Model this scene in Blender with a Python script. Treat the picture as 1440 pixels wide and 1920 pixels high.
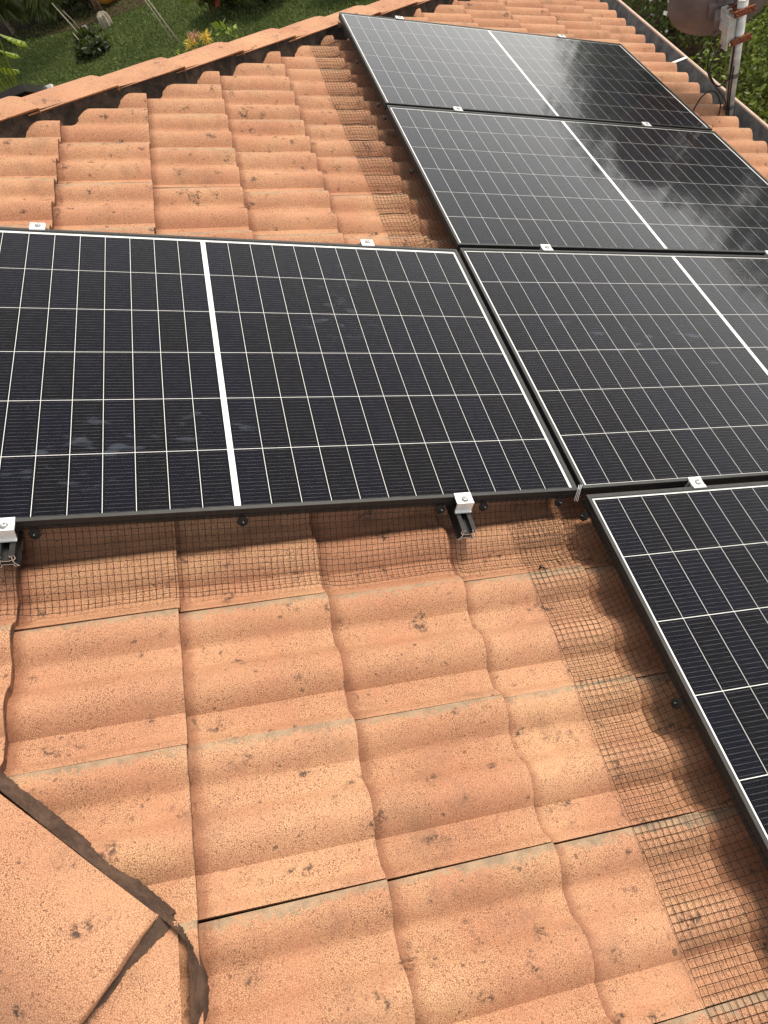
import bpy, bmesh, math, random
import numpy as np
from mathutils import Matrix, Vector

scene = bpy.context.scene
for o in list(bpy.data.objects):
    bpy.data.objects.remove(o)
col = scene.collection
random.seed(11)
rng = np.random.default_rng(11)

# ------------------------------------------------------------------ frames
PITCH = math.radians(25)
CA, SA = math.cos(PITCH), math.sin(PITCH)
H0 = 3.5                                     # height of the roof-frame origin above the lawn
# roof frame: x down the slope, y along the eave, z off the slope; z = 0 is the panels' top face
M3 = Matrix(((CA, 0, SA), (0, 1, 0), (-SA, 0, CA)))
M4 = Matrix.Translation((0, 0, H0)) @ M3.to_4x4()
def W(x, y, z=0.0):
    return M4 @ Vector((x, y, z))

# ------------------------------------------------------------------ camera
camd = bpy.data.cameras.new('camera')
cam = bpy.data.objects.new('camera', camd)
col.objects.link(cam)
R0 = Vector((0.9613346, -0.2227577, 0.1619097))
R1 = Vector((-0.0737134, -0.7746409, -0.6280906))
R2 = Vector((0.2653339, 0.5918703, -0.7611094))
rot = Matrix((M3 @ R0, M3 @ (-R1), M3 @ (-R2))).transposed()
CAM = W(-1.0038968, -1.0518683, 1.3160411)
cam.matrix_world = Matrix.Translation(CAM) @ rot.to_4x4()
camd.sensor_fit = 'HORIZONTAL'
camd.sensor_width = 36.0
camd.lens = 1349.27 * 36.0 / 1440.0
camd.clip_start = 0.02
camd.clip_end = 2000.0
scene.camera = cam
def ray(px, py):
    """direction in the world of a pixel of the 1440 x 1920 photograph"""
    d = Vector(((px - 720) / 1349.27, (py - 960) / 1349.27, 1.0))
    v = R0 * d.x + R1 * d.y + R2 * d.z
    return (M3 @ v).normalized()
def at_z(px, py, z=0.0):
    d = ray(px, py)
    return CAM + d * ((z - CAM.z) / d.z)
def at_t(px, py, t):
    return CAM + ray(px, py) * t

# ------------------------------------------------------------------ light
SUND = (M3 @ Vector((0.12, 0.24, 0.96))).normalized()     # towards the sun
sun_el = math.asin(SUND.z)
sun_az = math.atan2(SUND.x, SUND.y)
world = bpy.data.worlds.new('World')
scene.world = world
world.use_nodes = True
wn = world.node_tree.nodes; wl = world.node_tree.links
wn.clear()
wo = wn.new('ShaderNodeOutputWorld'); wb = wn.new('ShaderNodeBackground')
ws = wn.new('ShaderNodeTexSky'); ws.sky_type = 'NISHITA'; ws.sun_disc = False
ws.sun_elevation = sun_el; ws.sun_rotation = sun_az
ws.air_density = 0.6; ws.dust_density = 0.4; ws.ozone_density = 1.0
wh = wn.new('ShaderNodeHueSaturation'); wh.inputs['Saturation'].default_value = 0.18
wl.new(ws.outputs[0], wh.inputs['Color'])
wm = wn.new('ShaderNodeMix'); wm.data_type = 'RGBA'; wm.blend_type = 'MULTIPLY'; wm.inputs[0].default_value = 1.0
wm.inputs[7].default_value = (1.0, 0.955, 0.88, 1)     # hazy, cream coloured cloud light
wl.new(wh.outputs[0], wm.inputs[6]); wl.new(wm.outputs[2], wb.inputs['Color']); wl.new(wb.outputs[0], wo.inputs['Surface'])
wb.inputs['Strength'].default_value = 0.15
sund = bpy.data.lights.new('sun', 'SUN')
sund.energy = 1.75; sund.angle = math.radians(15); sund.color = (1.0, 0.88, 0.71)
sun = bpy.data.objects.new('sun', sund); col.objects.link(sun)
sun.rotation_euler = SUND.to_track_quat('Z', 'Y').to_euler()
sun.location = (0, 0, 30)
vs = scene.view_settings
vs.view_transform = 'Standard'; vs.look = 'None'; vs.exposure = 1.14; vs.gamma = 1.0
vs.use_curve_mapping = False

scene.cycles.max_bounces = 6; scene.cycles.diffuse_bounces = 3; scene.cycles.glossy_bounces = 3
scene.cycles.transparent_max_bounces = 6; scene.cycles.caustics_reflective = False; scene.cycles.caustics_refractive = False

# ------------------------------------------------------------------ node helpers
class N:
    """tiny helper round a material's node tree"""
    def __init__(s, name, base=(0.5, 0.5, 0.5), rough=0.8, metal=0.0, spec=0.5):
        s.m = bpy.data.materials.new(name); s.m.use_nodes = True
        s.t = s.m.node_tree; s.n = s.t.nodes; s.l = s.t.links
        s.p = s.n['Principled BSDF']; s.out = s.n['Material Output']
        s.p.inputs['Base Color'].default_value = (*base, 1)
        s.p.inputs['Roughness'].default_value = rough
        s.p.inputs['Metallic'].default_value = metal
        s.p.inputs['Specular IOR Level'].default_value = spec
    def new(s, kind, **kw):
        x = s.n.new(kind)
        for k, v in kw.items(): setattr(x, k, v)
        return x
    def link(s, a, b): s.l.new(a, b)
    def put(s, sock, v):
        if hasattr(v, 'is_linked') or isinstance(v, bpy.types.NodeSocket): s.l.new(v, sock)
        elif isinstance(v, (tuple, list)): sock.default_value = (*v, 1) if len(v) == 3 and sock.type == 'RGBA' else v
        else: sock.default_value = v
    def math(s, op, a, b=0.0, c=0.0, clamp=False):
        x = s.new('ShaderNodeMath', operation=op); x.use_clamp = clamp
        s.put(x.inputs[0], a); s.put(x.inputs[1], b); s.put(x.inputs[2], c)
        return x.outputs[0]
    def mix(s, fac, a, b, mode='MIX'):
        x = s.new('ShaderNodeMix', data_type='RGBA', blend_type=mode)
        s.put(x.inputs[0], fac); s.put(x.inputs[6], a); s.put(x.inputs[7], b)
        return x.outputs[2]
    def step(s, v, lo, hi, a=0.0, b=1.0):
        x = s.new('ShaderNodeMapRange', interpolation_type='SMOOTHSTEP')
        s.put(x.inputs[0], v); x.inputs[1].default_value = lo; x.inputs[2].default_value = hi
        x.inputs[3].default_value = a; x.inputs[4].default_value = b
        return x.outputs[0]
    def noise(s, vec, scale, detail=2.0, rough=0.5, dist=0.0):
        x = s.new('ShaderNodeTexNoise'); s.put(x.inputs['Vector'], vec)
        x.inputs['Scale'].default_value = scale; x.inputs['Detail'].default_value = detail
        x.inputs['Roughness'].default_value = rough; x.inputs['Distortion'].default_value = dist
        return x.outputs[0], x.outputs[1]
    def obj(s): return s.new('ShaderNodeTexCoord').outputs['Object']
    def pos(s): return s.new('ShaderNodeNewGeometry').outputs['Position']
    def mapping(s, vec, scale=(1, 1, 1), loc=(0, 0, 0), rot=(0, 0, 0)):
        x = s.new('ShaderNodeMapping'); s.put(x.inputs[0], vec)
        x.inputs[1].default_value = loc; x.inputs[2].default_value = rot; x.inputs[3].default_value = scale
        return x.outputs[0]
    def color(s, c): s.put(s.p.inputs['Base Color'], c)
    def bump(s, h, strength=0.5, dist=0.002):
        x = s.new('ShaderNodeBump'); x.inputs['Strength'].default_value = strength
        x.inputs['Distance'].default_value = dist
        s.put(x.inputs['Height'], h); s.l.new(x.outputs[0], s.p.inputs['Normal'])

def plain(name, base, rough=0.7, metal=0.0, spec=0.5, var=0.15, scale=20.0):
    a = N(name, base, rough, metal, spec)
    f, _ = a.noise(a.pos(), scale, 4.0, 0.6)
    d = tuple(c * (1 - var) for c in base); u = tuple(min(1, c * (1 + var)) for c in base)
    a.color(a.mix(a.step(f, 0.3, 0.7), d, u))
    return a.m

def coated_tile(name, joint_wear_shade):
    """terracotta coloured coating, crazed into small plates, with lichen spots"""
    a = N(name, (0.5, 0.22, 0.11), 0.78, 0.0, 0.25)
    P = a.pos()
    rnd = a.new('ShaderNodeObjectInfo').outputs['Random']
    big, _ = a.noise(P, 4.5, 4.0, 0.55)
    med, _ = a.noise(P, 26.0, 4.0, 0.6)
    c = a.mix(a.step(big, 0.32, 0.68), (0.49, 0.238, 0.138), (0.65, 0.385, 0.218))
    c = a.mix(a.math('MULTIPLY', a.step(med, 0.45, 0.75), 0.45), c, (0.46, 0.205, 0.125))
    c = a.mix(a.math('MULTIPLY', rnd, 0.45), c, (0.61, 0.340, 0.210))
    r2 = a.math('FRACT', a.math('MULTIPLY', rnd, 7.31))
    c = a.mix(a.math('MULTIPLY', r2, 0.38), c, (0.41, 0.185, 0.105))
    gr_, _ = a.noise(P, 300.0, 2.0, 0.7)
    c = a.mix(a.step(gr_, 0.52, 0.72, 0.0, 0.45), c, (0.70, 0.42, 0.26))
    c = a.mix(a.step(gr_, 0.48, 0.30, 0.0, 0.45), c, (0.24, 0.10, 0.06))
    # crazing
    warp = a.new('ShaderNodeVectorMath', operation='MULTIPLY_ADD')
    _, nc = a.noise(P, 60.0, 2.0)
    a.link(nc, warp.inputs[0]); warp.inputs[1].default_value = (0.004, 0.004, 0.004); a.link(P, warp.inputs[2])
    vo = a.new('ShaderNodeTexVoronoi', feature='DISTANCE_TO_EDGE'); a.link(warp.outputs[0], vo.inputs['Vector'])
    vo.inputs['Scale'].default_value = 300.0
    crack = a.step(vo.outputs['Distance'], 0.0, 0.13, 1.0, 0.0)
    cn, _ = a.noise(P, 9.0, 3.0, 0.6)
    amt = a.step(cn, 0.30, 0.62, 0.5, 1.0)
    ck = a.math('MULTIPLY', crack, amt)
    c = a.mix(a.math('MULTIPLY', ck, 0.92), c, (0.095, 0.037, 0.022))
    # grey-brown dust film in broad patches
    dn, _ = a.noise(P, 7.0, 5.0, 0.65)
    c = a.mix(a.step(dn, 0.52, 0.74, 0.0, 0.42), c, (0.20, 0.115, 0.075))
    # lichen spots
    l1, _ = a.noise(P, 17.0, 2.0, 0.5)
    l2, _ = a.noise(P, 95.0, 3.0, 0.7)
    lich = a.math('MULTIPLY', a.step(l1, 0.605, 0.72), a.step(l2, 0.42, 0.60))
    c = a.mix(a.math('MULTIPLY', lich, 0.85), c, (0.035, 0.028, 0.025))
    s1, _ = a.noise(P, 55.0, 1.0, 0.4)
    c = a.mix(a.math('MULTIPLY', a.step(s1, 0.75, 0.79), 0.6), c, (0.05, 0.038, 0.032))
    if joint_wear_shade:
        O = a.new('ShaderNodeSeparateXYZ'); a.link(a.obj(), O.inputs[0])
        wn1, _ = a.noise(P, 75.0, 5.0, 0.8)
        wn2, _ = a.noise(P, 6.0, 2.0, 0.5)
        dep = a.math('ADD', a.math('MULTIPLY', O.outputs['Y'], -1.0), a.math('MULTIPLY', a.math('SUBTRACT', wn1, 0.5), 0.085))
        dep = a.math('ADD', dep, a.math('MULTIPLY', a.math('SUBTRACT', wn2, 0.45), 0.05))
        wear = a.step(dep, 0.008, 0.026, 1.0, 0.0)
        wcol = a.mix(a.step(med, 0.35, 0.65), (0.21, 0.172, 0.122), (0.35, 0.272, 0.182))
        c = a.mix(a.math('MULTIPLY', wear, 0.78), c, wcol)
        # lap dirt plus painted soft shade below the nose of the tile above
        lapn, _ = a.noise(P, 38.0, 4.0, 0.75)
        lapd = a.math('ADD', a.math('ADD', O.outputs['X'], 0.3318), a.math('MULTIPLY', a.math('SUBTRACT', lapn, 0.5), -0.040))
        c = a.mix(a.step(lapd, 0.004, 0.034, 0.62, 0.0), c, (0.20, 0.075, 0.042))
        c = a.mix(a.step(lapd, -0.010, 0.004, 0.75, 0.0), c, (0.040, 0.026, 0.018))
        # bare, weathered cut face at the nose
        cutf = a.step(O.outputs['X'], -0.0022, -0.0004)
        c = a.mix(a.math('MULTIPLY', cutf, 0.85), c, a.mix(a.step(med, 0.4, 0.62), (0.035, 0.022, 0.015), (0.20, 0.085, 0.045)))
        # chipped, blackened nose of the tile
        nb, _ = a.noise(P, 30.0, 4.0, 0.7)
        nose = a.math('MULTIPLY', a.step(O.outputs['X'], -0.006, 0.0), a.step(nb, 0.55, 0.66))
        c = a.mix(a.math('MULTIPLY', nose, 0.8), c, (0.055, 0.045, 0.032))
    a.color(c)
    fine, _ = a.noise(P, 260.0, 1.0, 0.6)
    h = a.math('ADD', a.math('MULTIPLY', fine, 0.6), a.math('MULTIPLY', med, 0.9))
    a.bump(h, 0.75, 0.0016)
    return a.m

def mortar_mat(name, lo, hi):
    a = N(name, (0.04, 0.03, 0.025), 0.95, 0, 0.2)
    P = a.pos()
    n1, _ = a.noise(P, 14.0, 5.0, 0.65)
    n2, _ = a.noise(a.mapping(P, (60, 60, 9)), 1.0, 3.0, 0.6)
    n3, _ = a.noise(P, 120.0, 3.0, 0.6)
    c = a.mix(a.step(n1, 0.35, 0.7), lo, hi)
    c = a.mix(a.step(n2, 0.60, 0.75, 0, 0.5), c, (0.14, 0.068, 0.045))
    c = a.mix(a.step(n3, 0.68, 0.74, 0, 0.6), c, (0.22, 0.17, 0.13))
    a.color(c)
    a.bump(a.math('ADD', n1, a.math('MULTIPLY', n3, 0.5)), 0.9, 0.006)
    return a.m

def cell_mat():
    """dark silicon with hair-thin wires along the module's length"""
    a = N('silicon cell', (0.004, 0.004, 0.007), 0.5, 0.0, 0.05)
    O = a.new('ShaderNodeSeparateXYZ'); a.link(a.obj(), O.inputs[0])
    pitch = 0.1822 / 16.0
    fr = a.math('FRACT', a.math('DIVIDE', O.outputs['Y'], pitch))
    d = a.math('ABSOLUTE', a.math('SUBTRACT', fr, 0.5))
    line = a.step(d, 0.018, 0.034, 1.0, 0.0)
    ex = a.math('ABSOLUTE', a.math('SUBTRACT', O.outputs['X'], 0.035))
    line = a.math('MULTIPLY', line, a.step(ex, 0.0295, 0.0315, 1.0, 0.0))
    br, _ = a.noise(a.mapping(a.pos(), (45, 45, 45)), 1.0, 2.0, 0.6)
    line = a.math('MULTIPLY', line, a.step(br, 0.35, 0.60, 0.45, 1.0))
    rnd = a.new('ShaderNodeObjectInfo').outputs['Random']
    base = a.mix(rnd, (0.0022, 0.0024, 0.0042), (0.0026, 0.0032, 0.0090))
    a.color(a.mix(line, base, (0.13, 0.13, 0.14)))
    return a.m

def glass_mat():
    """thin tempered pane: clear, mirror-like at a grazing angle, with hand smears and dust"""
    a = N('panel glass')
    a.n.remove(a.p)
    tr = a.new('ShaderNodeBsdfTransparent'); gl = a.new('ShaderNodeBsdfGlossy'); df = a.new('ShaderNodeBsdfDiffuse')
    O = a.obj()
    w, _ = a.noise(O, 7.0, 2.0, 0.5)
    b = a.new('ShaderNodeBump'); b.inputs['Strength'].default_value = 0.10; b.inputs['Distance'].default_value = 0.004
    a.link(w, b.inputs['Height'])
    a.link(b.outputs[0], gl.inputs['Normal'])
    gl.inputs['Roughness'].default_value = 0.075
    ge_ = a.new('ShaderNodeNewGeometry'); dp = a.new('ShaderNodeVectorMath', operation='DOT_PRODUCT')
    a.link(ge_.outputs['Incoming'], dp.inputs[0]); a.link(ge_.outputs['Normal'], dp.inputs[1])
    cc = a.math('SUBTRACT', 1.0, a.math('ABSOLUTE', dp.outputs['Value']), clamp=True)
    fz = a.math('ADD', a.math('MULTIPLY', a.math('POWER', cc, 4.6), 0.98), 0.004)
    m1 = a.new('ShaderNodeMixShader'); a.link(fz, m1.inputs[0]); a.link(tr.outputs[0], m1.inputs[1]); a.link(gl.outputs[0], m1.inputs[2])
    P = a.pos()
    zone, _ = a.noise(P, 2.3, 1.0, 0.4)
    sm, _ = a.noise(a.mapping(P, (16, 34, 16), rot=(0, 0, 0.6)), 1.0, 1.0, 0.4)
    smear = a.math('MULTIPLY', a.step(zone, 0.62, 0.72), a.step(sm, 0.60, 0.74))
    dust, _ = a.noise(P, 190.0, 2.0, 0.5)
    df.inputs['Color'].default_value = (0.34, 0.40, 0.52, 1)
    fac = a.math('ADD', a.math('MULTIPLY', smear, 0.09), a.step(dust, 0.735, 0.76, 0.001, 0.10))
    m2 = a.new('ShaderNodeMixShader'); a.link(fac, m2.inputs[0]); a.link(m1.outputs[0], m2.inputs[1]); a.link(df.outputs[0], m2.inputs[2])
    a.link(m2.outputs[0], a.out.inputs['Surface'])
    return a.m

def leaf_mat(name, c1, c2, rough=0.45, trans=0.35):
    a = N(name, c1, rough, 0, 0.4)
    g = a.new('ShaderNodeNewGeometry')
    r = g.outputs['Random Per Island']
    c = a.mix(r, c1, c2)
    a.color(c)
    tl = a.new('ShaderNodeBsdfTranslucent'); a.link(a.mix(0.5, c, (0.12, 0.16, 0.02)), tl.inputs['Color'])
    mx = a.new('ShaderNodeMixShader'); mx.inputs[0].default_value = trans
    a.link(a.p.outputs[0], mx.inputs[1]); a.link(tl.outputs[0], mx.inputs[2]); a.link(mx.outputs[0], a.out.inputs['Surface'])
    return a.m

def lawn_mat():
    a = N('lawn', (0.03, 0.05, 0.015), 0.95, 0, 0.1)
    P = a.pos()
    n1, _ = a.noise(P, 0.7, 4.0, 0.6); n2, _ = a.noise(P, 22.0, 4.0, 0.7); n3, _ = a.noise(P, 2.6, 4.0, 0.6)
    c = a.mix(a.step(n1, 0.35, 0.65), (0.034, 0.054, 0.012), (0.058, 0.084, 0.020))
    c = a.mix(a.step(n2, 0.35, 0.75, 0, 0.6), c, (0.075, 0.098, 0.034))
    c = a.mix(a.step(n3, 0.62, 0.78, 0, 0.5), c, (0.075, 0.062, 0.036))
    a.color(c); a.bump(n2, 1.0, 0.05)
    return a.m

MAT = dict(
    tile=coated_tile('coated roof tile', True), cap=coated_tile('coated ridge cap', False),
    mortar=mortar_mat('blackened mortar', (0.018, 0.015, 0.013), (0.060, 0.045, 0.036)), nmortar=mortar_mat('brown mortar', (0.055, 0.037, 0.028), (0.135, 0.085, 0.062)), cell=cell_mat(), glass=glass_mat(),
    back=plain('white backsheet', (0.80, 0.82, 0.82), 0.5, var=0.03),
    frame=plain('black anodised frame', (0.020, 0.021, 0.021), 0.42, 0.0, 0.5, 0.25, 40),
    rail=plain('black anodised rail', (0.015, 0.015, 0.016), 0.45, 0.0, 0.3, 0.3, 60),
    alu=plain('bright aluminium', (0.82, 0.83, 0.83), 0.34, 0.20, 0.5, 0.06, 60),
    steel=plain('stainless steel', (0.52, 0.53, 0.53), 0.28, 0.9, 0.5, 0.15, 90),
    wire=plain('black coated wire', (0.012, 0.010, 0.010), 0.55, 0, 0.3, 0.2, 50),
    clip=plain('black plastic clip', (0.008, 0.007, 0.007), 0.7, 0, 0.2, 0.2, 50),
    deck=plain('dark roof underlay', (0.035, 0.028, 0.024), 0.9),
    wall=plain('cream render wall', (0.55, 0.47, 0.38), 0.85, var=0.08),
    zinc=plain('weathered zinc gutter', (0.25, 0.252, 0.255), 0.50, 0.35, 0.5, 0.35, 14),
    lip=plain('cream gutter lip', (0.62, 0.47, 0.39), 0.6, 0, 0.4, 0.1, 10),
    pole=plain('galvanised pole', (0.52, 0.53, 0.51), 0.45, 0.15, 0.5, 0.2, 24),
    rust=plain('rusty steel band', (0.20, 0.072, 0.040), 0.9, 0, 0.2, 0.5, 60),
    dish=plain('dull mauve grey dish', (0.21, 0.175, 0.172), 0.55, 0, 0.35, 0.15, 9),
    cable=plain('black cable', (0.016, 0.016, 0.017), 0.5, 0, 0.4),
    tape=plain('dark grey tape', (0.10, 0.105, 0.105), 0.5, 0, 0.4),
    stake=plain('pale timber stake', (0.30, 0.27, 0.20), 0.85, 0, 0.2, 0.25, 30),
    bark=plain('brown bark', (0.11, 0.068, 0.042), 0.95, 0, 0.1, 0.45, 18),
    palebark=plain('pale palm trunk', (0.24, 0.21, 0.16), 0.9, 0, 0.1, 0.4, 14),
    stone=plain('weathered stone', (0.34, 0.30, 0.23), 0.9, 0, 0.2, 0.3, 9),
    pot=plain('orange glazed pot', (0.44, 0.21, 0.035), 0.5, 0, 0.5, 0.15, 8),
    tag=plain('white card tag', (0.72, 0.70, 0.70), 0.6, var=0.05),
    pink=plain('pink print', (0.62, 0.22, 0.22), 0.6, var=0.05),
    lawn=lawn_mat(),
    hedge=leaf_mat('hedge leaf', (0.055, 0.10, 0.012), (0.23, 0.28, 0.028)),
    hedge2=leaf_mat('dark hedge leaf', (0.030, 0.062, 0.010), (0.12, 0.165, 0.026)),
    palm=leaf_mat('palm frond leaf', (0.07, 0.095, 0.025), (0.19, 0.21, 0.075)),
    tree=leaf_mat('tree leaf', (0.018, 0.040, 0.010), (0.055, 0.085, 0.020)),
    dark=leaf_mat('shade shrub leaf', (0.014, 0.026, 0.007), (0.040, 0.060, 0.016)),
    croton=leaf_mat('croton leaf', (0.045, 0.075, 0.014), (0.20, 0.20, 0.035)),
    red=leaf_mat('red croton leaf', (0.10, 0.012, 0.012), (0.26, 0.035, 0.030)),
    lime=leaf_mat('lime leaf', (0.13, 0.21, 0.020), (0.26, 0.34, 0.035)),
    yellow=leaf_mat('yellow flower', (0.78, 0.52, 0.05), (0.85, 0.70, 0.16), 0.6, 0.3),
    pinkfl=leaf_mat('pink flower', (0.62, 0.30, 0.25), (0.70, 0.42, 0.30), 0.6, 0.3),
    white=leaf_mat('white flower', (0.70, 0.72, 0.72), (0.80, 0.80, 0.82), 0.6, 0.3),
    grass=leaf_mat('grass blade', (0.042, 0.070, 0.014), (0.150, 0.190, 0.058), 0.6, 0.25),
    litter=plain('leaf litter soil', (0.052, 0.034, 0.022), 0.95, 0, 0.1, 0.5, 12),
)

# ------------------------------------------------------------------ object helpers
def link_obj(name, data, parent=None, mat4=None):
    o = bpy.data.objects.new(name, data)
    col.objects.link(o)
    if parent is not None: o.parent = parent
    if mat4 is not None: o.matrix_basis = mat4
    return o
def make(name, v, f, mat, parent=None, mat4=None, smooth=False, edges=None):
    me = bpy.data.meshes.new(name)
    me.from_pydata([tuple(p) for p in v], edges or [], f)
    for m in (mat if isinstance(mat, (list, tuple)) else [mat]): me.materials.append(m)
    if smooth:
        me.polygons.foreach_set('use_smooth', [True] * len(me.polygons))
    me.update()
    return link_obj(name, me, parent, mat4)
def tag(o, label, cat, group=None):
    o['label'] = label; o['category'] = cat
    if group: o['group'] = group
    return o
def empty(name, mat4, label=None, cat=None, group=None):
    o = link_obj(name, None, None, mat4); o.empty_display_size = 0.1
    if label: tag(o, label, cat, group)
    return o
def T(x, y, z): return Matrix.Translation((x, y, z))

class MB:
    """collects boxes, tubes, lathes into one mesh"""
    def __init__(s): s.v = []; s.f = []; s.mi = []
    def add(s, v, f, mi=0):
        b = len(s.v); s.v += [tuple(p) for p in v]; s.f += [tuple(i + b for i in q) for q in f]; s.mi += [mi] * len(f)
    def box(s, x0, x1, y0, y1, z0, z1, mi=0, m=None):
        v = [(x, y, z) for x in (x0, x1) for y in (y0, y1) for z in (z0, z1)]
        if m is not None: v = [tuple(m @ Vector(p)) for p in v]
        s.add(v, [(0, 1, 3, 2), (4, 6, 7, 5), (0, 4, 5, 1), (2, 3, 7, 6), (0, 2, 6, 4), (1, 5, 7, 3)], mi)
    def tube(s, pts, r, n=8, mi=0, cap=True):
        pts = [Vector(p) for p in pts]
        rs = r if isinstance(r, (list, tuple)) else [r] * len(pts)
        v = []; f = []; ref = None
        for i, p in enumerate(pts):
            d = (pts[min(i + 1, len(pts) - 1)] - pts[max(i - 1, 0)]).normalized()
            if ref is None:
                ref = Vector((0, 0, 1)) if abs(d.z) < 0.9 else Vector((1, 0, 0))
            a = (ref - d * ref.dot(d)).normalized(); ref = a; b = d.cross(a)
            for k in range(n):
                t = 2 * math.pi * k / n
                v.append(p + (a * math.cos(t) + b * math.sin(t)) * rs[i])
        for i in range(len(pts) - 1):
            for k in range(n):
                f.append((i * n + k, i * n + (k + 1) % n, (i + 1) * n + (k + 1) % n, (i + 1) * n + k))
        if cap: f.append(tuple(range(n - 1, -1, -1))); f.append(tuple((len(pts) - 1) * n + k for k in range(n)))
        s.add(v, f, mi)
    def lathe(s, prof, n=16, m=None, mi=0):
        v = []; f = []
        for r, z in prof:
            for k in range(n):
                t = 2 * math.pi * k / n; v.append((r * math.cos(t), r * math.sin(t), z))
        for i in range(len(prof) - 1):
            for k in range(n):
                f.append((i * n + k, i * n + (k + 1) % n, (i + 1) * n + (k + 1) % n, (i + 1) * n + k))
        if m is not None: v = [tuple(m @ Vector(p)) for p in v]
        s.add(v, f, mi)
    def build(s, name, mat, parent=None, mat4=None, smooth=False):
        o = make(name, s.v, s.f, mat, parent, mat4, smooth)
        if any(s.mi): o.data.polygons.foreach_set('material_index', s.mi)
        return o

# ------------------------------------------------------------------ ground and sky line
lawn = make('lawn', [(-400, -400, 0), (400, -400, 0), (400, 600, 0), (-400, 600, 0)], [(0, 1, 2, 3)], MAT['lawn'])
lawn['kind'] = 'structure'

# ------------------------------------------------------------------ house
house = empty('house', T(0, 0, 0), 'house with an orange terracotta tiled hip roof carrying the solar panels', 'house')

# tile roof geometry (roof frame)
TW, GA = 0.3075, 0.3318                       # cover width, gauge
YJ0, XB0 = -0.183, -0.037                     # one side joint, one row of noses
ZC = -0.080                                   # crest of a nose
XEND = 2.225
HIP_Q = Vector((-1.231, 2.478, -0.100)); HIP_D = Vector((1, 0.893, 0)).normalized()
NHP_D = Vector((1, -0.965, 0)).normalized(); NHP_Q = Vector((-1.180, -0.878, -0.095))
def prof(q):
    """height of the tile surface, q = distance from the side joint towards the camera"""
    z = -0.035
    best = 0.0
    for c in (0.020, 0.176):
        d = abs(q - c) / 0.053
        if d < 1: best = max(best, (1 - d * d) ** 0.95)
    lip = 0.0
    if q > 0.272: lip = 0.82 * (0.5 - 0.5 * math.cos(math.pi * min(1.0, (q - 0.272) / 0.034)))
    return z + 0.035 * max(best, lip)
def roofz(x, y):
    q = (YJ0 - y) % TW
    k = math.ceil((x - XB0) / GA - 1e-9)
    xb = min(XB0 + k * GA, XEND)
    return ZC + prof(min(q, 0.3045)) - 0.022 * (xb - x) / GA

deck = MB()
def deckpt(x, y): return W(x, y, -0.175)
a0, a1, a2, a3, a4 = deckpt(2.17, 5.48), deckpt(-3.05, 0.85), deckpt(-1.2, -0.95), deckpt(-1.2, -4.5), deckpt(2.17, -4.5)
deck.add([a0, a1, a2, a3, a4], [(0, 1, 2, 3, 4)])
ez = a0.z
far_e = Vector((-9.0, a0.y, ez)); far_r = Vector((-9.0, a1.y, a1.z))
deck.add([a0, far_e, far_r, a1], [(0, 1, 2, 3)])
deck.add([a1, far_r, Vector((-9.0, -4.5, ez)), Vector((-5.0, -4.5, ez)), a2], [(0, 1, 2, 3, 4)])
deck.add([a2, Vector((-5.0, -4.5, ez)), a3], [(0, 1, 2)])
roof = deck.build('roof', MAT['deck'], house)
roof_frame = M4.copy()

def tile_mesh(name, cut=None, x_len=0.40, short=0.0, jit=0.0):
    """one double-roll tile; x from the hidden head to the nose at 0, y from the joint (0) to the near side"""
    nq = 36
    qs = [0.0002] + [0.0002 + i * 0.3056 / nq for i in range(nq + 1)] + [0.3058]
    xs = [-x_len, -0.333, -0.2, -0.08, -0.012, -0.0025, -0.0004, 0.0]
    dz = [0, 0, 0, 0, 0, -0.0004, -0.0018, -0.026]
    v = []; f = []
    r = random.Random(hash(name) & 0xffff)
    for xi, x in enumerate(xs):
        for j, q in enumerate(qs):
            z = prof(q) + 0.022 * x / GA + dz[xi]
            if j in (0, len(qs) - 1): z -= 0.016
            jx = r.uniform(-0.0003, 0.0003) if xi >= 4 else 0
            v.append((x + jx, -q, z + r.uniform(-0.0006, 0.0006)))
    n = len(qs)
    for i in range(len(xs) - 1):
        for j in range(n - 1):
            f.append((i * n + j, i * n + j + 1, (i + 1) * n + j + 1, (i + 1) * n + j))
    bm = bmesh.new()
    bv = [bm.verts.new(p) for p in v]
    for q in f: bm.faces.new([bv[i] for i in q])
    for co, no in (cut or []):
        bmesh.ops.bisect_plane(bm, geom=bm.verts[:] + bm.edges[:] + bm.faces[:], plane_co=co, plane_no=no, clear_outer=True)
    me = bpy.data.meshes.new(name)
    bmesh.ops.recalc_face_normals(bm, faces=bm.faces[:])
    bm.to_mesh(me); bm.free()
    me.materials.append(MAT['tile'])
    me.polygons.foreach_set('use_smooth', [True] * len(me.polygons))
    me.update(); me.set_sharp_from_angle(angle=math.radians(38))
    return me
tile_variants = [tile_mesh('roof_tile_%d' % i) for i in range(4)]

# vertical planes (roof frame) that cut the tiles under the hips
UPR = Vector((-SA, 0, CA))
nfar = HIP_D.cross(UPR).normalized(); nfar = nfar if nfar.y > 0 else -nfar
nnear = NHP_D.cross(UPR).normalized(); nnear = nnear if nnear.y < 0 else -nnear
CUTS = [(HIP_Q, nfar), (NHP_Q, nnear)]
RIDGE_X = -1.135

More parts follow.
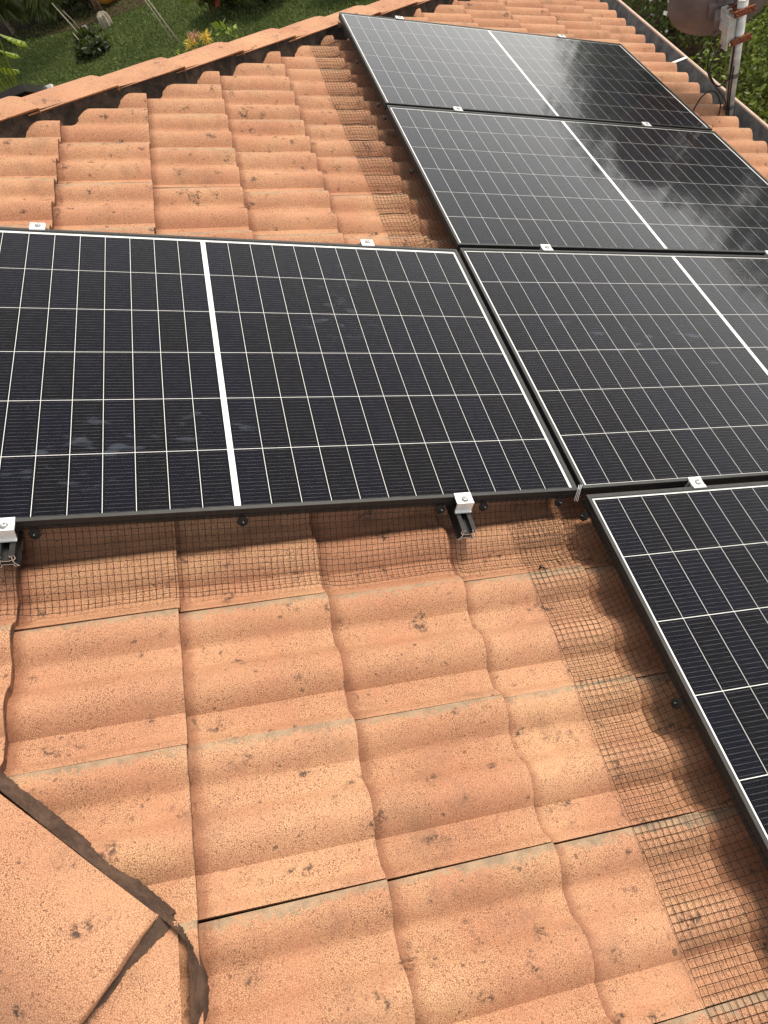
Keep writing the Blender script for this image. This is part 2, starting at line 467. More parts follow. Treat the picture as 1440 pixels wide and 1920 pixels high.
shown, rest = [], []
def panel_covers(x, y):
    return (0.32 < x < 1.68 and y < 3.30 and y > -1.3) or (-1.75 < x < -0.10 and 0.12 < y < 0.98)
ncourse = int((XEND - XB0) / GA) + 2
for ci in range(-7, ncourse):
    xb = XB0 + ci * GA
    length = 0.40
    if xb > XEND + 0.30: continue
    xb = min(xb, XEND)
    for ri in range(-20, 5):
        yj = YJ0 - ri * TW
        if yj > 5.4 or yj < -2.0: continue
        corners = [Vector((xb + dx, yj - dy, -0.09)) for dx in (-0.34, 0) for dy in (0, TW)]
        cuts = []; skip = False
        for co, no in CUTS:
            if no is nnear and ri >= 3 - 0 and xb > RIDGE_X: continue
            ds = [(c - co).dot(no) for c in corners]
            if min(ds) > -0.02: skip = True; break
            if max(ds) > -0.0: cuts.append((co, no))
        if skip: continue
        if ri >= 2 and xb - 0.34 < RIDGE_X:
            if xb < RIDGE_X + 0.02: 
                if ri >= 3: continue
            elif ri >= 3: cuts.append((Vector((RIDGE_X, 0, 0)), Vector((-1, 0, 0))))
        cx, cy = xb - 0.17, yj - 0.15
        entry = (xb, yj, cuts)
        (rest if panel_covers(cx, cy) and panel_covers(xb, cy) or yj < -1.45 else shown).append(entry)
def tile_matrix(xb, yj):
    return T(xb + random.uniform(-0.003, 0.003), yj + random.uniform(-0.0012, 0.0012), ZC + random.uniform(-0.0015, 0.0015)) @ \
        Matrix.Rotation(random.uniform(-0.006, 0.006), 4, 'Z') @ Matrix.Rotation(random.uniform(-0.004, 0.004), 4, 'X')
for xb, yj, cuts in shown:
    m = tile_matrix(xb, yj)
    if cuts:
        inv = m.inverted()
        me = tile_mesh('cut_tile', [(inv @ co, inv.to_3x3() @ no) for co, no in cuts])
        if len(me.polygons) < 6: continue
    else:
        me = random.choice(tile_variants)
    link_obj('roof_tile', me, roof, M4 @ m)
# tiles that the panels hide: joined
bm = bmesh.new()
for xb, yj, cuts in rest:
    m = tile_matrix(xb, yj); tmp = bmesh.new(); tmp.from_mesh(random.choice(tile_variants)); tmp.transform(m)
    me = bpy.data.meshes.new('x'); tmp.to_mesh(me); tmp.free(); bm.from_mesh(me); bpy.data.meshes.remove(me)
me = bpy.data.meshes.new('covered_tiles'); bm.to_mesh(me); bm.free(); me.materials.append(MAT['cap'])
me.polygons.foreach_set('use_smooth', [True] * len(me.polygons))
cov = link_obj('covered_tiles', me, roof, M4); cov['kind'] = 'stuff'
print('tiles shown', len(shown), 'joined', len(rest))

# the far slope beyond the hip: rolls running away from the ridge
v = []; f = []
nx = 260; hipw0 = W(HIP_Q.x, HIP_Q.y, -0.10)
xs = np.linspace(-4.0, 2.0, nx)
rows = []
for i, x in enumerate(xs):
    yh = hipw0.y + (x - hipw0.x) - 0.02
    yh = max(yh, a1.y + 0.1)
    zh = hipw0.z - (yh - hipw0.y) * SA / CA
    pz = prof((x * 1.0) % TW if (x % TW) < 0.3035 else 0.30) + 0.02
    for k in range(2):
        y = yh if k == 0 else a0.y - 0.02
        v.append((x, y, zh - (y - yh) * SA / CA + pz - 0.03))
for i in range(nx - 1): f.append((2 * i, 2 * i + 1, 2 * i + 3, 2 * i + 2))
far_field = make('far_slope_tiles', v, f, MAT['cap'], roof, None, True); far_field['kind'] = 'stuff'

# hip caps
def cap_mesh(length, hw, rise, seed, lift=0.017, over=0.05):
    """axis +x (tail at 0 is the lower, lapping end), lateral y, up z; base of the sides at z 0"""
    r = random.Random(seed)
    nu = 16
    us = [-1 + 2 * i / nu for i in range(nu + 1)]
    xs = [-(length + over), -length * 0.66, -length * 0.33, -0.03, -0.008, -0.002, 0.0, 0.0]
    v = []; f = []
    for xi, x in enumerate(xs):
        k = 1 + x / (length + over)
        lf = lift * k
        wid = hw * (0.96 + 0.05 * k)
        for u in us:
            z = rise * (1 - abs(u) ** 1.75) + lf + r.uniform(-0.0009, 0.0009)
            y = u * wid
            if xi == 5: z -= 0.0015
            if xi == 6: z -= 0.006
            if xi == 7: z -= 0.024; y *= 0.985
            v.append((x + (r.uniform(-0.0010, 0.0010) + 0.0030 * math.sin(u * 4.0 + seed) if xi > 2 else 0), y, z))
        # returning underside of the two edges
        for u in (-1, 1):
            v.append((x, u * (wid - 0.014), lf - 0.010))
    n = nu + 3
    for i in range(len(xs) - 1):
        for j in range(nu):
            f.append((i * n + j, i * n + j + 1, (i + 1) * n + j + 1, (i + 1) * n + j))
        f.append((i * n, (i + 1) * n, (i + 1) * n + nu + 1, i * n + nu + 1))
        f.append((i * n + nu, i * n + nu + 2, (i + 1) * n + nu + 2, (i + 1) * n + nu))
    me = bpy.data.meshes.new('hip_cap'); me.from_pydata(v, [], f); me.materials.append(MAT['cap'])
    me.polygons.foreach_set('use_smooth', [True] * len(me.polygons)); me.update()
    bm = bmesh.new(); bm.from_mesh(me); bmesh.ops.recalc_face_normals(bm, faces=bm.faces[:]); bm.to_mesh(me); bm.free()
    me.set_sharp_from_angle(angle=math.radians(40))
    return me
def frame_from(axis_w, origin_w):
    a = axis_w.normalized(); l = Vector((0, 0, 1)).cross(a).normalized(); n = a.cross(l)
    return Matrix(((a.x, l.x, n.x, origin_w.x), (a.y, l.y, n.y, origin_w.y), (a.z, l.z, n.z, origin_w.z), (0, 0, 0, 1)))
caps = [cap_mesh(0.39, 0.142, 0.032, s, 0.019) for s in range(3)]
hipw = M3 @ HIP_D
STEP = 0.388
for k in range(-3, 11):
    o = M4 @ (HIP_Q + HIP_D * (STEP * k))
    j = Matrix.Rotation(random.uniform(-0.012, 0.012), 4, 'Z') @ Matrix.Rotation(random.uniform(-0.02, 0.02), 4, 'X')
    link_obj('hip_cap', caps[k % 3], roof, frame_from(hipw, o) @ j)
nhw = M3 @ NHP_D
ncap = [cap_mesh(0.40, 0.135, 0.060, 7 + s) for s in range(2)]
for k in range(-3, 1):
    link_obj('hip_cap', ncap[k % 2], roof, frame_from(nhw, M4 @ (NHP_Q + NHP_D * (0.39 * k))))
rdg = cap_mesh(0.42, 0.128, 0.055, 21)
for k in range(0, 3):
    link_obj('ridge_cap', rdg, roof, frame_from(Vector((0, -1, 0)), W(-1.178, -1.265 - 0.40 * k, -0.122)))

# mortar bedding
def mortar_strip(name, line_top, line_bot, rows=4, step=0.012, bulge=0.006, seed=0, drop=None):
    """a rough band between two polylines of the roof frame"""
    r = random.Random(seed)
    n = max(2, int((line_top[-1] - line_top[0]).length / step))
    def samp(line, t):
        s = t * (len(line) - 1); i = min(int(s), len(line) - 2); return line[i].lerp(line[i + 1], s - i)
    v = []; f = []
    w1 = 0.0; w2 = 0.0
    for i in range(n + 1):
        t = i / n; A = samp(line_top, t); B = samp(line_bot, t)
        w1 = 0.8 * w1 + r.uniform(-1, 1) * 0.5; w2 = 0.85 * w2 + r.uniform(-1, 1) * 0.6
        d = (B - A)
        for k in range(rows + 1):
            p = A.lerp(B, k / rows)
            nrm = Vector((d.y, -d.x, 0)); 
            amp = bulge * (0.2 if k == 0 else 1.0)
            p = p + Vector((r.uniform(-1, 1), r.uniform(-1, 1), r.uniform(-1, 1))) * amp * 0.35
            if k == rows: p = p + d.normalized() * (w1 * bulge * 0.9)
            elif k > 0: p.z += w2 * bulge * 0.3
            v.append(p)
    for i in range(n):
        for k in range(rows):
            a = i * (rows + 1) + k; f.append((a, a + 1, a + rows + 2, a + rows + 1))
    return make(name, v, f, MAT['mortar'], roof, M4, True)
# far hip: near face under the cap edges
lat = Vector((0, 0, 1)).cross(hipw).normalized()               # world, horizontal
latr = M3.transposed() @ lat                                   # roof frame
if latr.y > 0: latr = -latr                                    # towards the camera
s0, s1 = -1.3, 4.2
top = [HIP_Q + HIP_D * s + latr * 0.132 + UPR * 0.010 for s in (s0, s1)]
bot = [HIP_Q + HIP_D * s + latr * 0.134 - UPR * 0.12 for s in (s0, s1)]
mortar_strip('mortar_bed', top, bot, 5, 0.02, 0.007, 3)
top = [HIP_Q + HIP_D * s - latr * 0.132 + UPR * 0.010 for s in (s0, s1)]
bot = [HIP_Q + HIP_D * s - latr * 0.134 - UPR * 0.12 for s in (s0, s1)]
mortar_strip('mortar_bed', top, bot, 3, 0.04, 0.007, 4)
# near hip: band that shows between the cap edge and the tiles
lat2 = M3.transposed() @ Vector((0, 0, 1)).cross(nhw).normalized()
if lat2.y < 0: lat2 = -lat2
def rr(px, py, z):
    """roof-frame point at height z under a pixel of the photograph"""
    d = R0 * ((px - 720) / 1349.27) + R1 * ((py - 960) / 1349.27) + R2
    c = Vector((-1.0038968, -1.0518683, 1.3160411)); return c + d * ((z - c.z) / d.z)
def band(inner, outer, seed, rows=6, zi=-0.050, step=0.004, bul=0.0045):
    def dense(ps):
        out = []
        for a, b in zip(ps, ps[1:]):
            for k in range(12): out.append(a.lerp(b, k / 12))
        return out + [ps[-1]]
    o = mortar_strip('mortar_bed', dense(inner), dense(outer), rows, step, bul, seed)
    o.data.materials.clear(); o.data.materials.append(MAT['nmortar'])
band([rr(-160, 1345, -.058), rr(0, 1482, -.058), rr(150, 1602, -.058), rr(302, 1722, -.058)],
     [rr(-140, 1328, -.10), rr(13, 1453, -.105), rr(160, 1571, -.105), rr(334, 1711, -.11)], 5, bul=0.004)
band([rr(296, 1716, -.050), rr(330, 1744, -.052), rr(352, 1770, -.060), rr(356, 1840, -.060), rr(358, 1990, -.060)],
     [rr(325, 1700, -.14), rr(366, 1736, -.14), rr(388, 1790, -.14), rr(394, 1850, -.14), rr(394, 1990, -.14)], 6)
# mortar under the butt of the last near hip cap
arc_t = []; arc_b = []
for i in range(25):
    u = 0.99 - i * 0.082
    wv = u * 0.136
    zz = 0.060 * (1 - abs(u) ** 1.75)
    base = NHP_Q + lat2 * wv + UPR * zz
    arc_t.append(base + NHP_D * -0.004 + UPR * 0.008)
    arc_b.append(base + NHP_D * (0.042 + 0.004 * math.sin(i * 0.7)) - UPR * (0.050 + 0.4 * zz))
o_ = mortar_strip('mortar_bed', arc_t, arc_b, 5, 0.004, 0.0035, 8); o_.data.materials.clear(); o_.data.materials.append(MAT['nmortar'])

# walls, fascia and gutter
wb_ = MB(); wb_.box(-8.4, 1.45, -3.9, 4.9, 0.0, 2.35)
wb_.build('wall', MAT['wall'], house)
ge = W(XEND, 0, -0.12)                           # a point on the tile noses at the eave
gx, gz = ge.x, ge.z
gb = MB()
Y0, Y1 = -4.4, 5.7
gp = [(gx - 0.050, gz + 0.010), (gx - 0.050, gz - 0.085), (gx + 0.085, gz - 0.085), (gx + 0.118, gz - 0.010)]
thick = 0.0022
v = []; f = []
inner = gp; 
for y in (Y0, Y1):
    for (x, z) in gp: v.append((x, y, z))
for i in range(len(gp) - 1): f.append((i, i + 1, len(gp) + i + 1, len(gp) + i))
gut = make('gutter', v, f, MAT['zinc'], house)
gut.modifiers.new('thickness', 'SOLIDIFY').thickness = 0.003
lp = MB()
lp.tube([(gx + 0.126, Y0, gz - 0.006), (gx + 0.126, Y1, gz - 0.006)], 0.010, 8)
lp.box(gx + 0.117, gx + 0.1215, Y0, Y1, gz - 0.090, gz - 0.014)
lp.build('gutter_lip', MAT['lip'], gut)
bk = MB()
for yb in (3.55, 1.9, 5.1):
    b_ = MB(); b_.box(gx - 0.05, gx + 0.124, yb - 0.011, yb + 0.011, gz + 0.003, gz + 0.0065)
    b_.box(gx - 0.05, gx - 0.046, yb - 0.011, yb + 0.011, gz - 0.05, gz + 0.003)
    b_.build('gutter_bracket', MAT['alu'], gut)
fa = MB(); fa.box(gx - 0.085, gx - 0.056, Y0, Y1, gz - 0.16, gz - 0.005)
fa.build('fascia', MAT['lip'], house)

# ------------------------------------------------------------------ solar panels
PL, PW = 1.762, 1.134
RP, CP, BAR = 0.1842, 0.0714, 0.0135
FX = (PL - 24 * CP - BAR) / 2; FY = (PW - 6 * RP) / 2
FT = 0.0100                                    # frame lip seen from above
def slab(w, d, h):
    v = [(0, 0, 0), (w, 0, 0), (w, d, 0), (0, d, 0), (0, 0, h), (w, 0, h), (w, d, h), (0, d, h)]
    return v, [(4, 5, 6, 7), (0, 1, 5, 4), (1, 2, 6, 5), (2, 3, 7, 6), (3, 0, 4, 7)]
cv, cf = slab(CP - 0.0013, RP - 0.0018, 0.00018)
cell_me = bpy.data.meshes.new('solar_cell'); cell_me.from_pydata(cv, [], cf); cell_me.materials.append(MAT['cell']); cell_me.update()
fm = MB()
zt, zb = 0.0, -0.030
for (x0, x1, y0, y1) in ((0, PL, 0, FT), (0, PL, PW - FT, PW), (0, FT, FT, PW - FT), (PL - FT, PL, FT, PW - FT)):
    fm.box(x0, x1, y0, y1, zt - 0.006, zt)
wt = 0.0016
for (x0, x1, y0, y1) in ((0, PL, 0, wt), (0, PL, PW - wt, PW), (0, wt, wt, PW - wt), (PL - wt, PL, wt, PW - wt)):
    fm.box(x0, x1, y0, y1, zb, zt - 0.006)
for (x0, x1, y0, y1) in ((wt, PL - wt, wt, 0.028), (wt, PL - wt, PW - 0.028, PW - wt)):
    fm.box(x0, x1, y0, y1, zb, zb + 0.0016)
# a shadow groove along the outer side
for (x0, x1, y0, y1) in ((0, PL, -0.0012, 0), (-0.0012, 0, 0, PW), (PL, PL + 0.0012, 0, PW), (0, PL, PW, PW + 0.0012)):
    fm.box(x0, x1, y0, y1, zb + 0.004, zb + 0.012)
frame_me = None; back_me = None; glass_me = None
def solar_panel(label, mat4, group='solar panels on the tiled roof', dy=0.0, cells=True):
    global frame_me, back_me, glass_me
    t = empty('solar_panel', mat4 @ T(0, 0, zb), label, 'solar panel', group)
    up = T(0, 0, -zb)
    if frame_me is None:
        fo = fm.build('frame', MAT['frame'], t, up); frame_me = fo.data
        b = MB(); b.box(FT - 0.002, PL - FT + 0.002, FT - 0.002, PW - FT + 0.002, -0.0072, -0.0052)
        bo = b.build('backsheet', MAT['back'], t, up); back_me = bo.data
        go = make('glass', [(FT, FT, -0.0012), (PL - FT, FT, -0.0012), (PL - FT, PW - FT, -0.0012), (FT, PW - FT, -0.0012)], [(0, 1, 2, 3)], MAT['glass'], t, up)
        glass_me = go.data
    else:
        link_obj('frame', frame_me, t, up); link_obj('backsheet', back_me, t, up); link_obj('glass', glass_me, t, up)
    if cells:
        for c in range(24):
            for r in range(6):
                x = FX + c * CP + (BAR if c >= 12 else 0) + 0.00065; y = FY + r * RP + 0.0009 + dy
                link_obj('solar_cell', cell_me, t, up @ T(x, y, -0.0051))
    return t
GX, GY = 0.0118, 0.0225
HINGE = 0.0247
def A_frame():
    # the left panel tips up a little towards the ridge, hinged at the seam
    return M4 @ T(-GX / 2, 0, -0.006) @ Matrix.Rotation(HINGE, 4, 'Y') @ T(-PL, 0, 0)
solar_panel('solar panel on its own left of the column, with two rail ends below', A_frame(), dy=-0.0052)
solar_panel('solar panel right beside the left one, second nearest in the right-hand column', M4 @ T(GX / 2, 0, 0))
solar_panel('solar panel third from the camera, mirroring pale sky, one row short of the farthest', M4 @ T(GX / 2, PW + GY, 0))
solar_panel('farthest solar panel, brightest with sky reflection, touching the far hip of the roof', M4 @ T(GX / 2, 2 * (PW + GY), 0))
solar_panel('nearest solar panel, cut off by the right edge of the picture beside the wire mesh', M4 @ T(GX / 2, -(PW + GY), 0))

# ------------------------------------------------------------------ rails, clamps
def rail_profile():
    # outline (x, z) of an open-topped rail, z = 0 at the top, drawn as one loop
    h = 0.037
    o = [(-0.019, 0), (-0.008, 0), (-0.008, -0.003), (-0.0115, -0.006), (-0.0115, -0.013), (-0.006, -0.0165), (0.006, -0.0165),
         (0.0115, -0.013), (0.0115, -0.006), (0.008, -0.003), (0.008, 0), (0.019, 0), (0.0195, -0.010), (0.013, -0.018), (0.016, -0.027), (0.022, -h + 0.002), (0.022, -h),
         (0.012, -h), (0.011, -h + 0.007), (-0.011, -h + 0.007), (-0.012, -h), (-0.022, -h), (-0.022, -h + 0.002), (-0.016, -0.027), (-0.013, -0.018), (-0.0195, -0.010)]
    return o
def rail(label, mat4, y0, y1, feet, group):
    o = rail_profile(); n = len(o)
    t = empty('mounting_rail', mat4, label, 'rail', group)
    v = []; f = []
    for y in (y0, y1): v += [(x, y, z) for x, z in o]
    for i in range(n): f.append((i, (i + 1) % n, n + (i + 1) % n, n + i))
    bar = make('bar', v, f, MAT['rail'], t)
    bm = bmesh.new(); bm.from_mesh(bar.data); bmesh.ops.recalc_face_normals(bm, faces=bm.faces[:]); bm.to_mesh(bar.data); bm.free()
    # the sawn ends: bright outline with the hollows dark
    for ye, s in ((y0, -1), (y1, 1)):
        c = (0.0, -0.02)
        inn = []
        for i in range(n):
            p0, p1, p2 = Vector(o[i - 1]), Vector(o[i]), Vector(o[(i + 1) % n])
            d = ((p1 - p0).normalized() + (p2 - p1).normalized()); d = d.normalized() if d.length > 1e-6 else (p2 - p1).normalized()
            inn.append((p1.x + d.y * 0.0020 * -1, p1.y + d.x * 0.0020))
        # choose the side that shrinks the loop
        area = lambda q: abs(sum(q[i][0] * q[(i + 1) % n][1] - q[(i + 1) % n][0] * q[i][1] for i in range(n)))
        inn2 = [(2 * o[i][0] - inn[i][0], 2 * o[i][1] - inn[i][1]) for i in range(n)]
        inn = inn if area(inn) < area(inn2) else inn2
        v = [(x, ye + s * 0.0006, z) for x, z in o] + [(x, ye + s * 0.0006, z) for x, z in inn]
        make('sawn_end', v, [(i, (i + 1) % n, n + (i + 1) % n, n + i) for i in range(n)], MAT['alu'], t)
        w2_ = [(x, ye + s * 0.0001, z) for x, z in inn]
        me_ = bpy.data.meshes.new('end_hollow'); bm = bmesh.new()
        fv = [bm.verts.new(p) for p in w2_]; fc = bm.faces.new(fv); bmesh.ops.triangulate(bm, faces=[fc]); bm.to_mesh(me_); bm.free()
        me_.materials.append(MAT['rail']); link_obj('end_hollow', me_, t)
    for yf, depth in feet:
        b = MB(); b.box(-0.026, 0.026, yf - 0.02, yf + 0.02, -0.0425, -0.0372); b.box(-0.006, 0.006, yf - 0.018, yf + 0.018, -0.0372 - depth, -0.0425)
        b.build('roof_hook', MAT['steel'], t)
    return t
RZ = -0.0304
RXB = (0.352, 1.366); RXA = (-0.334, -1.371)
for i, x in enumerate(RXB):
    rail(('long black mounting rail under the right-hand column, the one nearer the left panel', 'long black mounting rail under the right-hand column, the one nearer the gutter')[i],
         M4 @ T(x, 0, RZ), -1.36, 3.475, [(-0.9, .055), (0.3, .055), (1.5, .055), (2.7, .055)], 'mounting rails')
def a_z(x): return -0.006 + math.sin(HINGE) * (-GX / 2 - x)
for i, x in enumerate(RXA):
    rail(('short black rail end poking out under the silver clamp at the middle of the picture', 'short black rail end poking out under the silver clamp at the left edge')[i],
         M4 @ T(x, 0, RZ + a_z(x)), -0.083 if i == 0 else -0.066, 1.19, [(0.25, .06 + a_z(x)), (0.9, .06 + a_z(x))], 'mounting rails')

def bolt(t, x, y, z):
    b = MB()
    b.lathe([(0.0066, 0), (0.0068, 0.0035), (0.0062, 0.0052), (0.0034, 0.0052), (0.0032, 0.0022), (0.0, 0.0022)], 14, T(x, y, z))
    b.lathe([(0.0088, 0), (0.0088, 0.0010), (0.0, 0.0010)], 14, T(x, y, z))
    b.build('bolt', MAT['steel'], t, None, True)
CLG = 'silver panel clamps'
def mid_clamp(x, yc, label):
    """grips two panels: yc is the middle of the gap"""
    t = empty('middle_clamp', M4 @ T(x, yc, 0), label, 'clamp', CLG)
    b = MB(); g = GY / 2
    b.box(-0.020, 0.020, -g - 0.008, -g + 0.001, 0.0004, 0.0044)
    b.box(-0.020, 0.020, g - 0.001, g + 0.008, 0.0004, 0.0044)
    b.box(-0.020, 0.020, -g + 0.001, g - 0.001, -0.0012, 0.0028)
    b.box(-0.020, 0.020, -g + 0.002, -g + 0.005, -0.026, -0.0012); b.box(-0.020, 0.020, g - 0.005, g - 0.002, -0.026, -0.0012)
    b.build('clamp_body', MAT['alu'], t)
    bolt(t, 0.002, 0, 0.0028)
def end_clamp(mat4, side, label):
    """side -1: on the near edge of a panel, +1 on the far edge"""
    t = empty('end_clamp', mat4, label, 'clamp', CLG)
    b = MB(); s = side
    def yb(a, c): return (min(a * s, c * s), max(a * s, c * s))
    y0, y1 = yb(-0.009, 0.002); b.box(-0.022, 0.022, y0, y1, 0.0004, 0.0040)
    y0, y1 = yb(0.002, 0.022); b.box(-0.022, 0.022, y0, y1, -0.0010, 0.0030)
    y0, y1 = yb(0.022, 0.026); b.box(-0.022, 0.022, y0, y1, -0.0010, 0.0046)
    y0, y1 = yb(0.0225, 0.026); b.box(-0.0215, 0.0215, y0, y1, -0.0290, -0.0010)
    y0, y1 = yb(0.0225, 0.0300); b.box(-0.0215, 0.0215, y0, y1, -0.0302, -0.0265)
    b.build('clamp_body', MAT['alu'], t)
    bolt(t, 0.001, 0.012 * s, 0.0030)
mid_clamp(RXB[0], -GY / 2, 'silver middle clamp between the nearest solar panel and the one behind it')
mid_clamp(RXB[1], -GY / 2, 'silver middle clamp hidden past the right edge between the two nearest column panels')
mid_clamp(RXB[0], PW + GY / 2, 'silver middle clamp near the corner where the left panel meets two column panels')
mid_clamp(RXB[1], PW + GY / 2, 'silver middle clamp at the right picture edge half way up the panel column')
mid_clamp(RXB[0], 2 * PW + 1.5 * GY, 'silver middle clamp below the farthest panel, the one nearer the mesh side')
mid_clamp(RXB[1], 2 * PW + 1.5 * GY, 'silver middle clamp below the farthest panel, the one nearer the gutter')
for i, x in enumerate(RXA):
    k = ('centre', 'left edge')[i]
    end_clamp(M4 @ T(x, 0, a_z(x)), -1, ('silver end clamp on the near edge of the left panel above the central rail stub', 'silver end clamp on the near edge of the left panel, cut by the picture edge')[i])
    end_clamp(M4 @ T(x, PW, a_z(x)), 1, ('silver end clamp on the far edge of the left panel near the wire mesh', 'silver end clamp on the far edge of the left panel, leftmost in the picture')[i])
for i, x in enumerate(RXB):
    end_clamp(M4 @ T(x, 3 * PW + 2 * GY, 0), 1, ('silver end clamp on the far edge of the farthest panel beside the hip mortar', 'silver end clamp on the far edge of the farthest panel, nearer the gutter')[i])

# ------------------------------------------------------------------ bird mesh
WP = 0.0145
_cache = {}
def _mx(i, j):
    k = (i, j)
    if k not in _cache:
        x, y = i * 0.006, j * 0.006
        _cache[k] = max(roofz(x + dx, y + dy) for dx in (-0.012, 0, 0.012) for dy in (-0.006, 0, 0.006))
    return _cache[k]
def smooth_roof(x, y):
    i, j = round(x / 0.006), round(y / 0.006)
    av = sum(_mx(i + a, j + b) for a in (-3, -1, 1, 3) for b in (-4, -2, 0, 2, 4)) / 20.0 + 0.0015
    return max(av, roofz(x, y) + 0.001, roofz(x + 0.004, y), roofz(x - 0.004, y))
def mesh_path(getpt, ground):
    pass
def bird_mesh(label, origin, along, out, length, width, ztop=-0.010, seed=0, reach=0.05, zoff=None, wob=0.003):
    """origin: corner at the frame; along / out: unit roof-frame directions in the panel plane"""
    r = random.Random(seed)
    na = int(length / WP); 
    # arc positions across the strip: down the frame side, swoop to the tiles, lie on them
    prof_r = [0.0]
    pts = []
    K = 26
    nb = int(width / WP)
    grid = []
    ph = r.uniform(0, 6)
    for i in range(na + 1):
        s = i * WP
        row = []
        dz0 = zoff(s) if zoff else 0.0
        wv = wob * (math.sin(s * 5.1 + ph) + 0.6 * math.sin(s * 11.7 + ph * 2))
        p = Vector((0.0035, ztop + dz0))       # (distance out, z)
        zdrop = -0.030 + dz0
        row.append(p.copy())
        dist = 0.0
        state = p.copy()
        rch = reach + 0.012 * math.sin(s * 3.3 + ph)
        for k in range(nb):
            o = origin + along * s + out * state.x
            g = smooth_roof(o.x, o.y) + 0.0035
            if state.y > zdrop + 1e-6:
                d = Vector((0.12, -1.0))
            else:
                tgt = smooth_roof((origin + along * s + out * (state.x + WP)).x, (origin + along * s + out * (state.x + WP)).y) + 0.0035
                fall = min(0.85, max(0.0, (state.y - tgt)) / max(0.006, (rch - state.x) if rch > state.x else 0.006))
                if state.y - tgt < 0.002: d = Vector((1.0, (tgt - state.y) / WP))
                else: d = Vector((1.0, -min(fall, 1.4)))
            d.normalize()
            state = state + d * WP
            o = origin + along * s + out * state.x
            g2 = smooth_roof(o.x, o.y) + 0.0035
            if state.y < g2: state.y = g2
            row.append(state.copy())
        grid.append([origin + along * (s + wv * 0.3) + out * (q.x + wv * min(1, q.x / 0.05)) + Vector((0, 0, q.y + 0.0012 * math.sin(s * 17 + q.x * 60))) for q in row])
    mb_v = []; mb_f = []
    RW = 0.00068
    def wire(ps, flip):
        b = len(mb_v)
        for j, p in enumerate(ps):
            d = (ps[min(j + 1, len(ps) - 1)] - ps[max(j - 1, 0)]).normalized()
            n1 = Vector((0, 0, 1)) - d * d.z
            n1 = n1.normalized() if n1.length > 0.2 else out.copy()
            n2 = d.cross(n1)
            for k in range(3):
                t = 2.094 * k
                mb_v.append(p + (n1 * math.cos(t) + n2 * math.sin(t)) * RW)
        for j in range(len(ps) - 1):
            for k in range(3):
                mb_f.append((b + j * 3 + k, b + j * 3 + (k + 1) % 3, b + (j + 1) * 3 + (k + 1) % 3, b + (j + 1) * 3 + k))
    for i in range(na + 1): wire(grid[i], False)
    for k in range(nb + 1): wire([grid[i][k] for i in range(na + 1)], True)
    o = make('bird_mesh', mb_v, mb_f, MAT['wire'], None, M4)
    tag(o, label, 'wire mesh', 'bird proofing mesh')
    return grid
X, Y = Vector((1, 0, 0)), Vector((0, 1, 0))
gA = bird_mesh('black square wire mesh skirting the near edge of the left panel', Vector((-1.76, 0, 0)), X, -Y, 1.755, 0.215, seed=1,
               zoff=lambda s: a_z(-1.76 + s), reach=0.075)
gE = bird_mesh('black wire mesh strip down the left side of the nearest panel', Vector((GX / 2, -1.38, 0)), Y, -X, 1.375, 0.245, seed=2, reach=0.075)
gC = bird_mesh('black wire mesh strip down the left side of the two farthest panels', Vector((GX / 2, 1.15, 0)), Y, -X, 2.285, 0.245, seed=3, reach=0.075)

CLIPG = 'mesh clips on the panel frames'
def clip(pos, normal, label):
    z = normal.normalized(); x = Vector((0, 0, 1)).cross(z); x = x.normalized() if x.length > 0.1 else Vector((1, 0, 0)); y = z.cross(x)
    m = Matrix(((x.x, y.x, z.x, pos.x), (x.y, y.y, z.y, pos.y), (x.z, y.z, z.z, pos.z), (0, 0, 0, 1)))
    t = empty('mesh_clip', M4 @ m @ Matrix.Rotation(random.uniform(0, 1), 4, 'Z'), label, 'clip', CLIPG)
    b = MB(); b.lathe([(0.0, -0.0004), (0.0132, -0.0004), (0.0136, 0.0010), (0.0120, 0.0024), (0.006, 0.0032), (0.0, 0.0032)], 6)
    b.build('washer', MAT['clip'], t)
    b = MB(); b.tube([(0, 0, -0.006), (0, 0, 0.008), (0.0006, 0, 0.013)], [0.0016, 0.0016, 0.0012], 6); b.build('stud', MAT['steel'], t)
cz = -0.032
for x, lab in ((-1.317, 'black hexagonal mesh clip beside the left rail clamp'), (-0.878, 'black hexagonal mesh clip below the white centre bar of the left panel'),
               (-0.390, 'black hexagonal mesh clip just left of the central rail clamp'), (-0.272, 'black hexagonal mesh clip just right of the central rail clamp'),
               (-0.056, 'black hexagonal mesh clip under the right corner of the left panel')):
    clip(Vector((x, -0.0105, cz + a_z(x))), Vector((0, -1, 0.75)), lab)
for y, lab in ((-0.068, 'black mesh clip at the far corner of the nearest panel'), (-0.590, 'black mesh clip half way down the side of the nearest panel'),
               (1.75, 'black mesh clip half way along the side of the third panel'), (2.24, 'black mesh clip at the far corner of the third panel'),
               (2.37, 'black mesh clip at the near corner of the farthest panel'), (2.86, 'black mesh clip half way along the side of the farthest panel'),
               (3.34, 'black mesh clip at the far corner of the farthest panel')):
    clip(Vector((-0.0065, y, cz - 0.002)), Vector((-1, 0, 0.75)), lab)

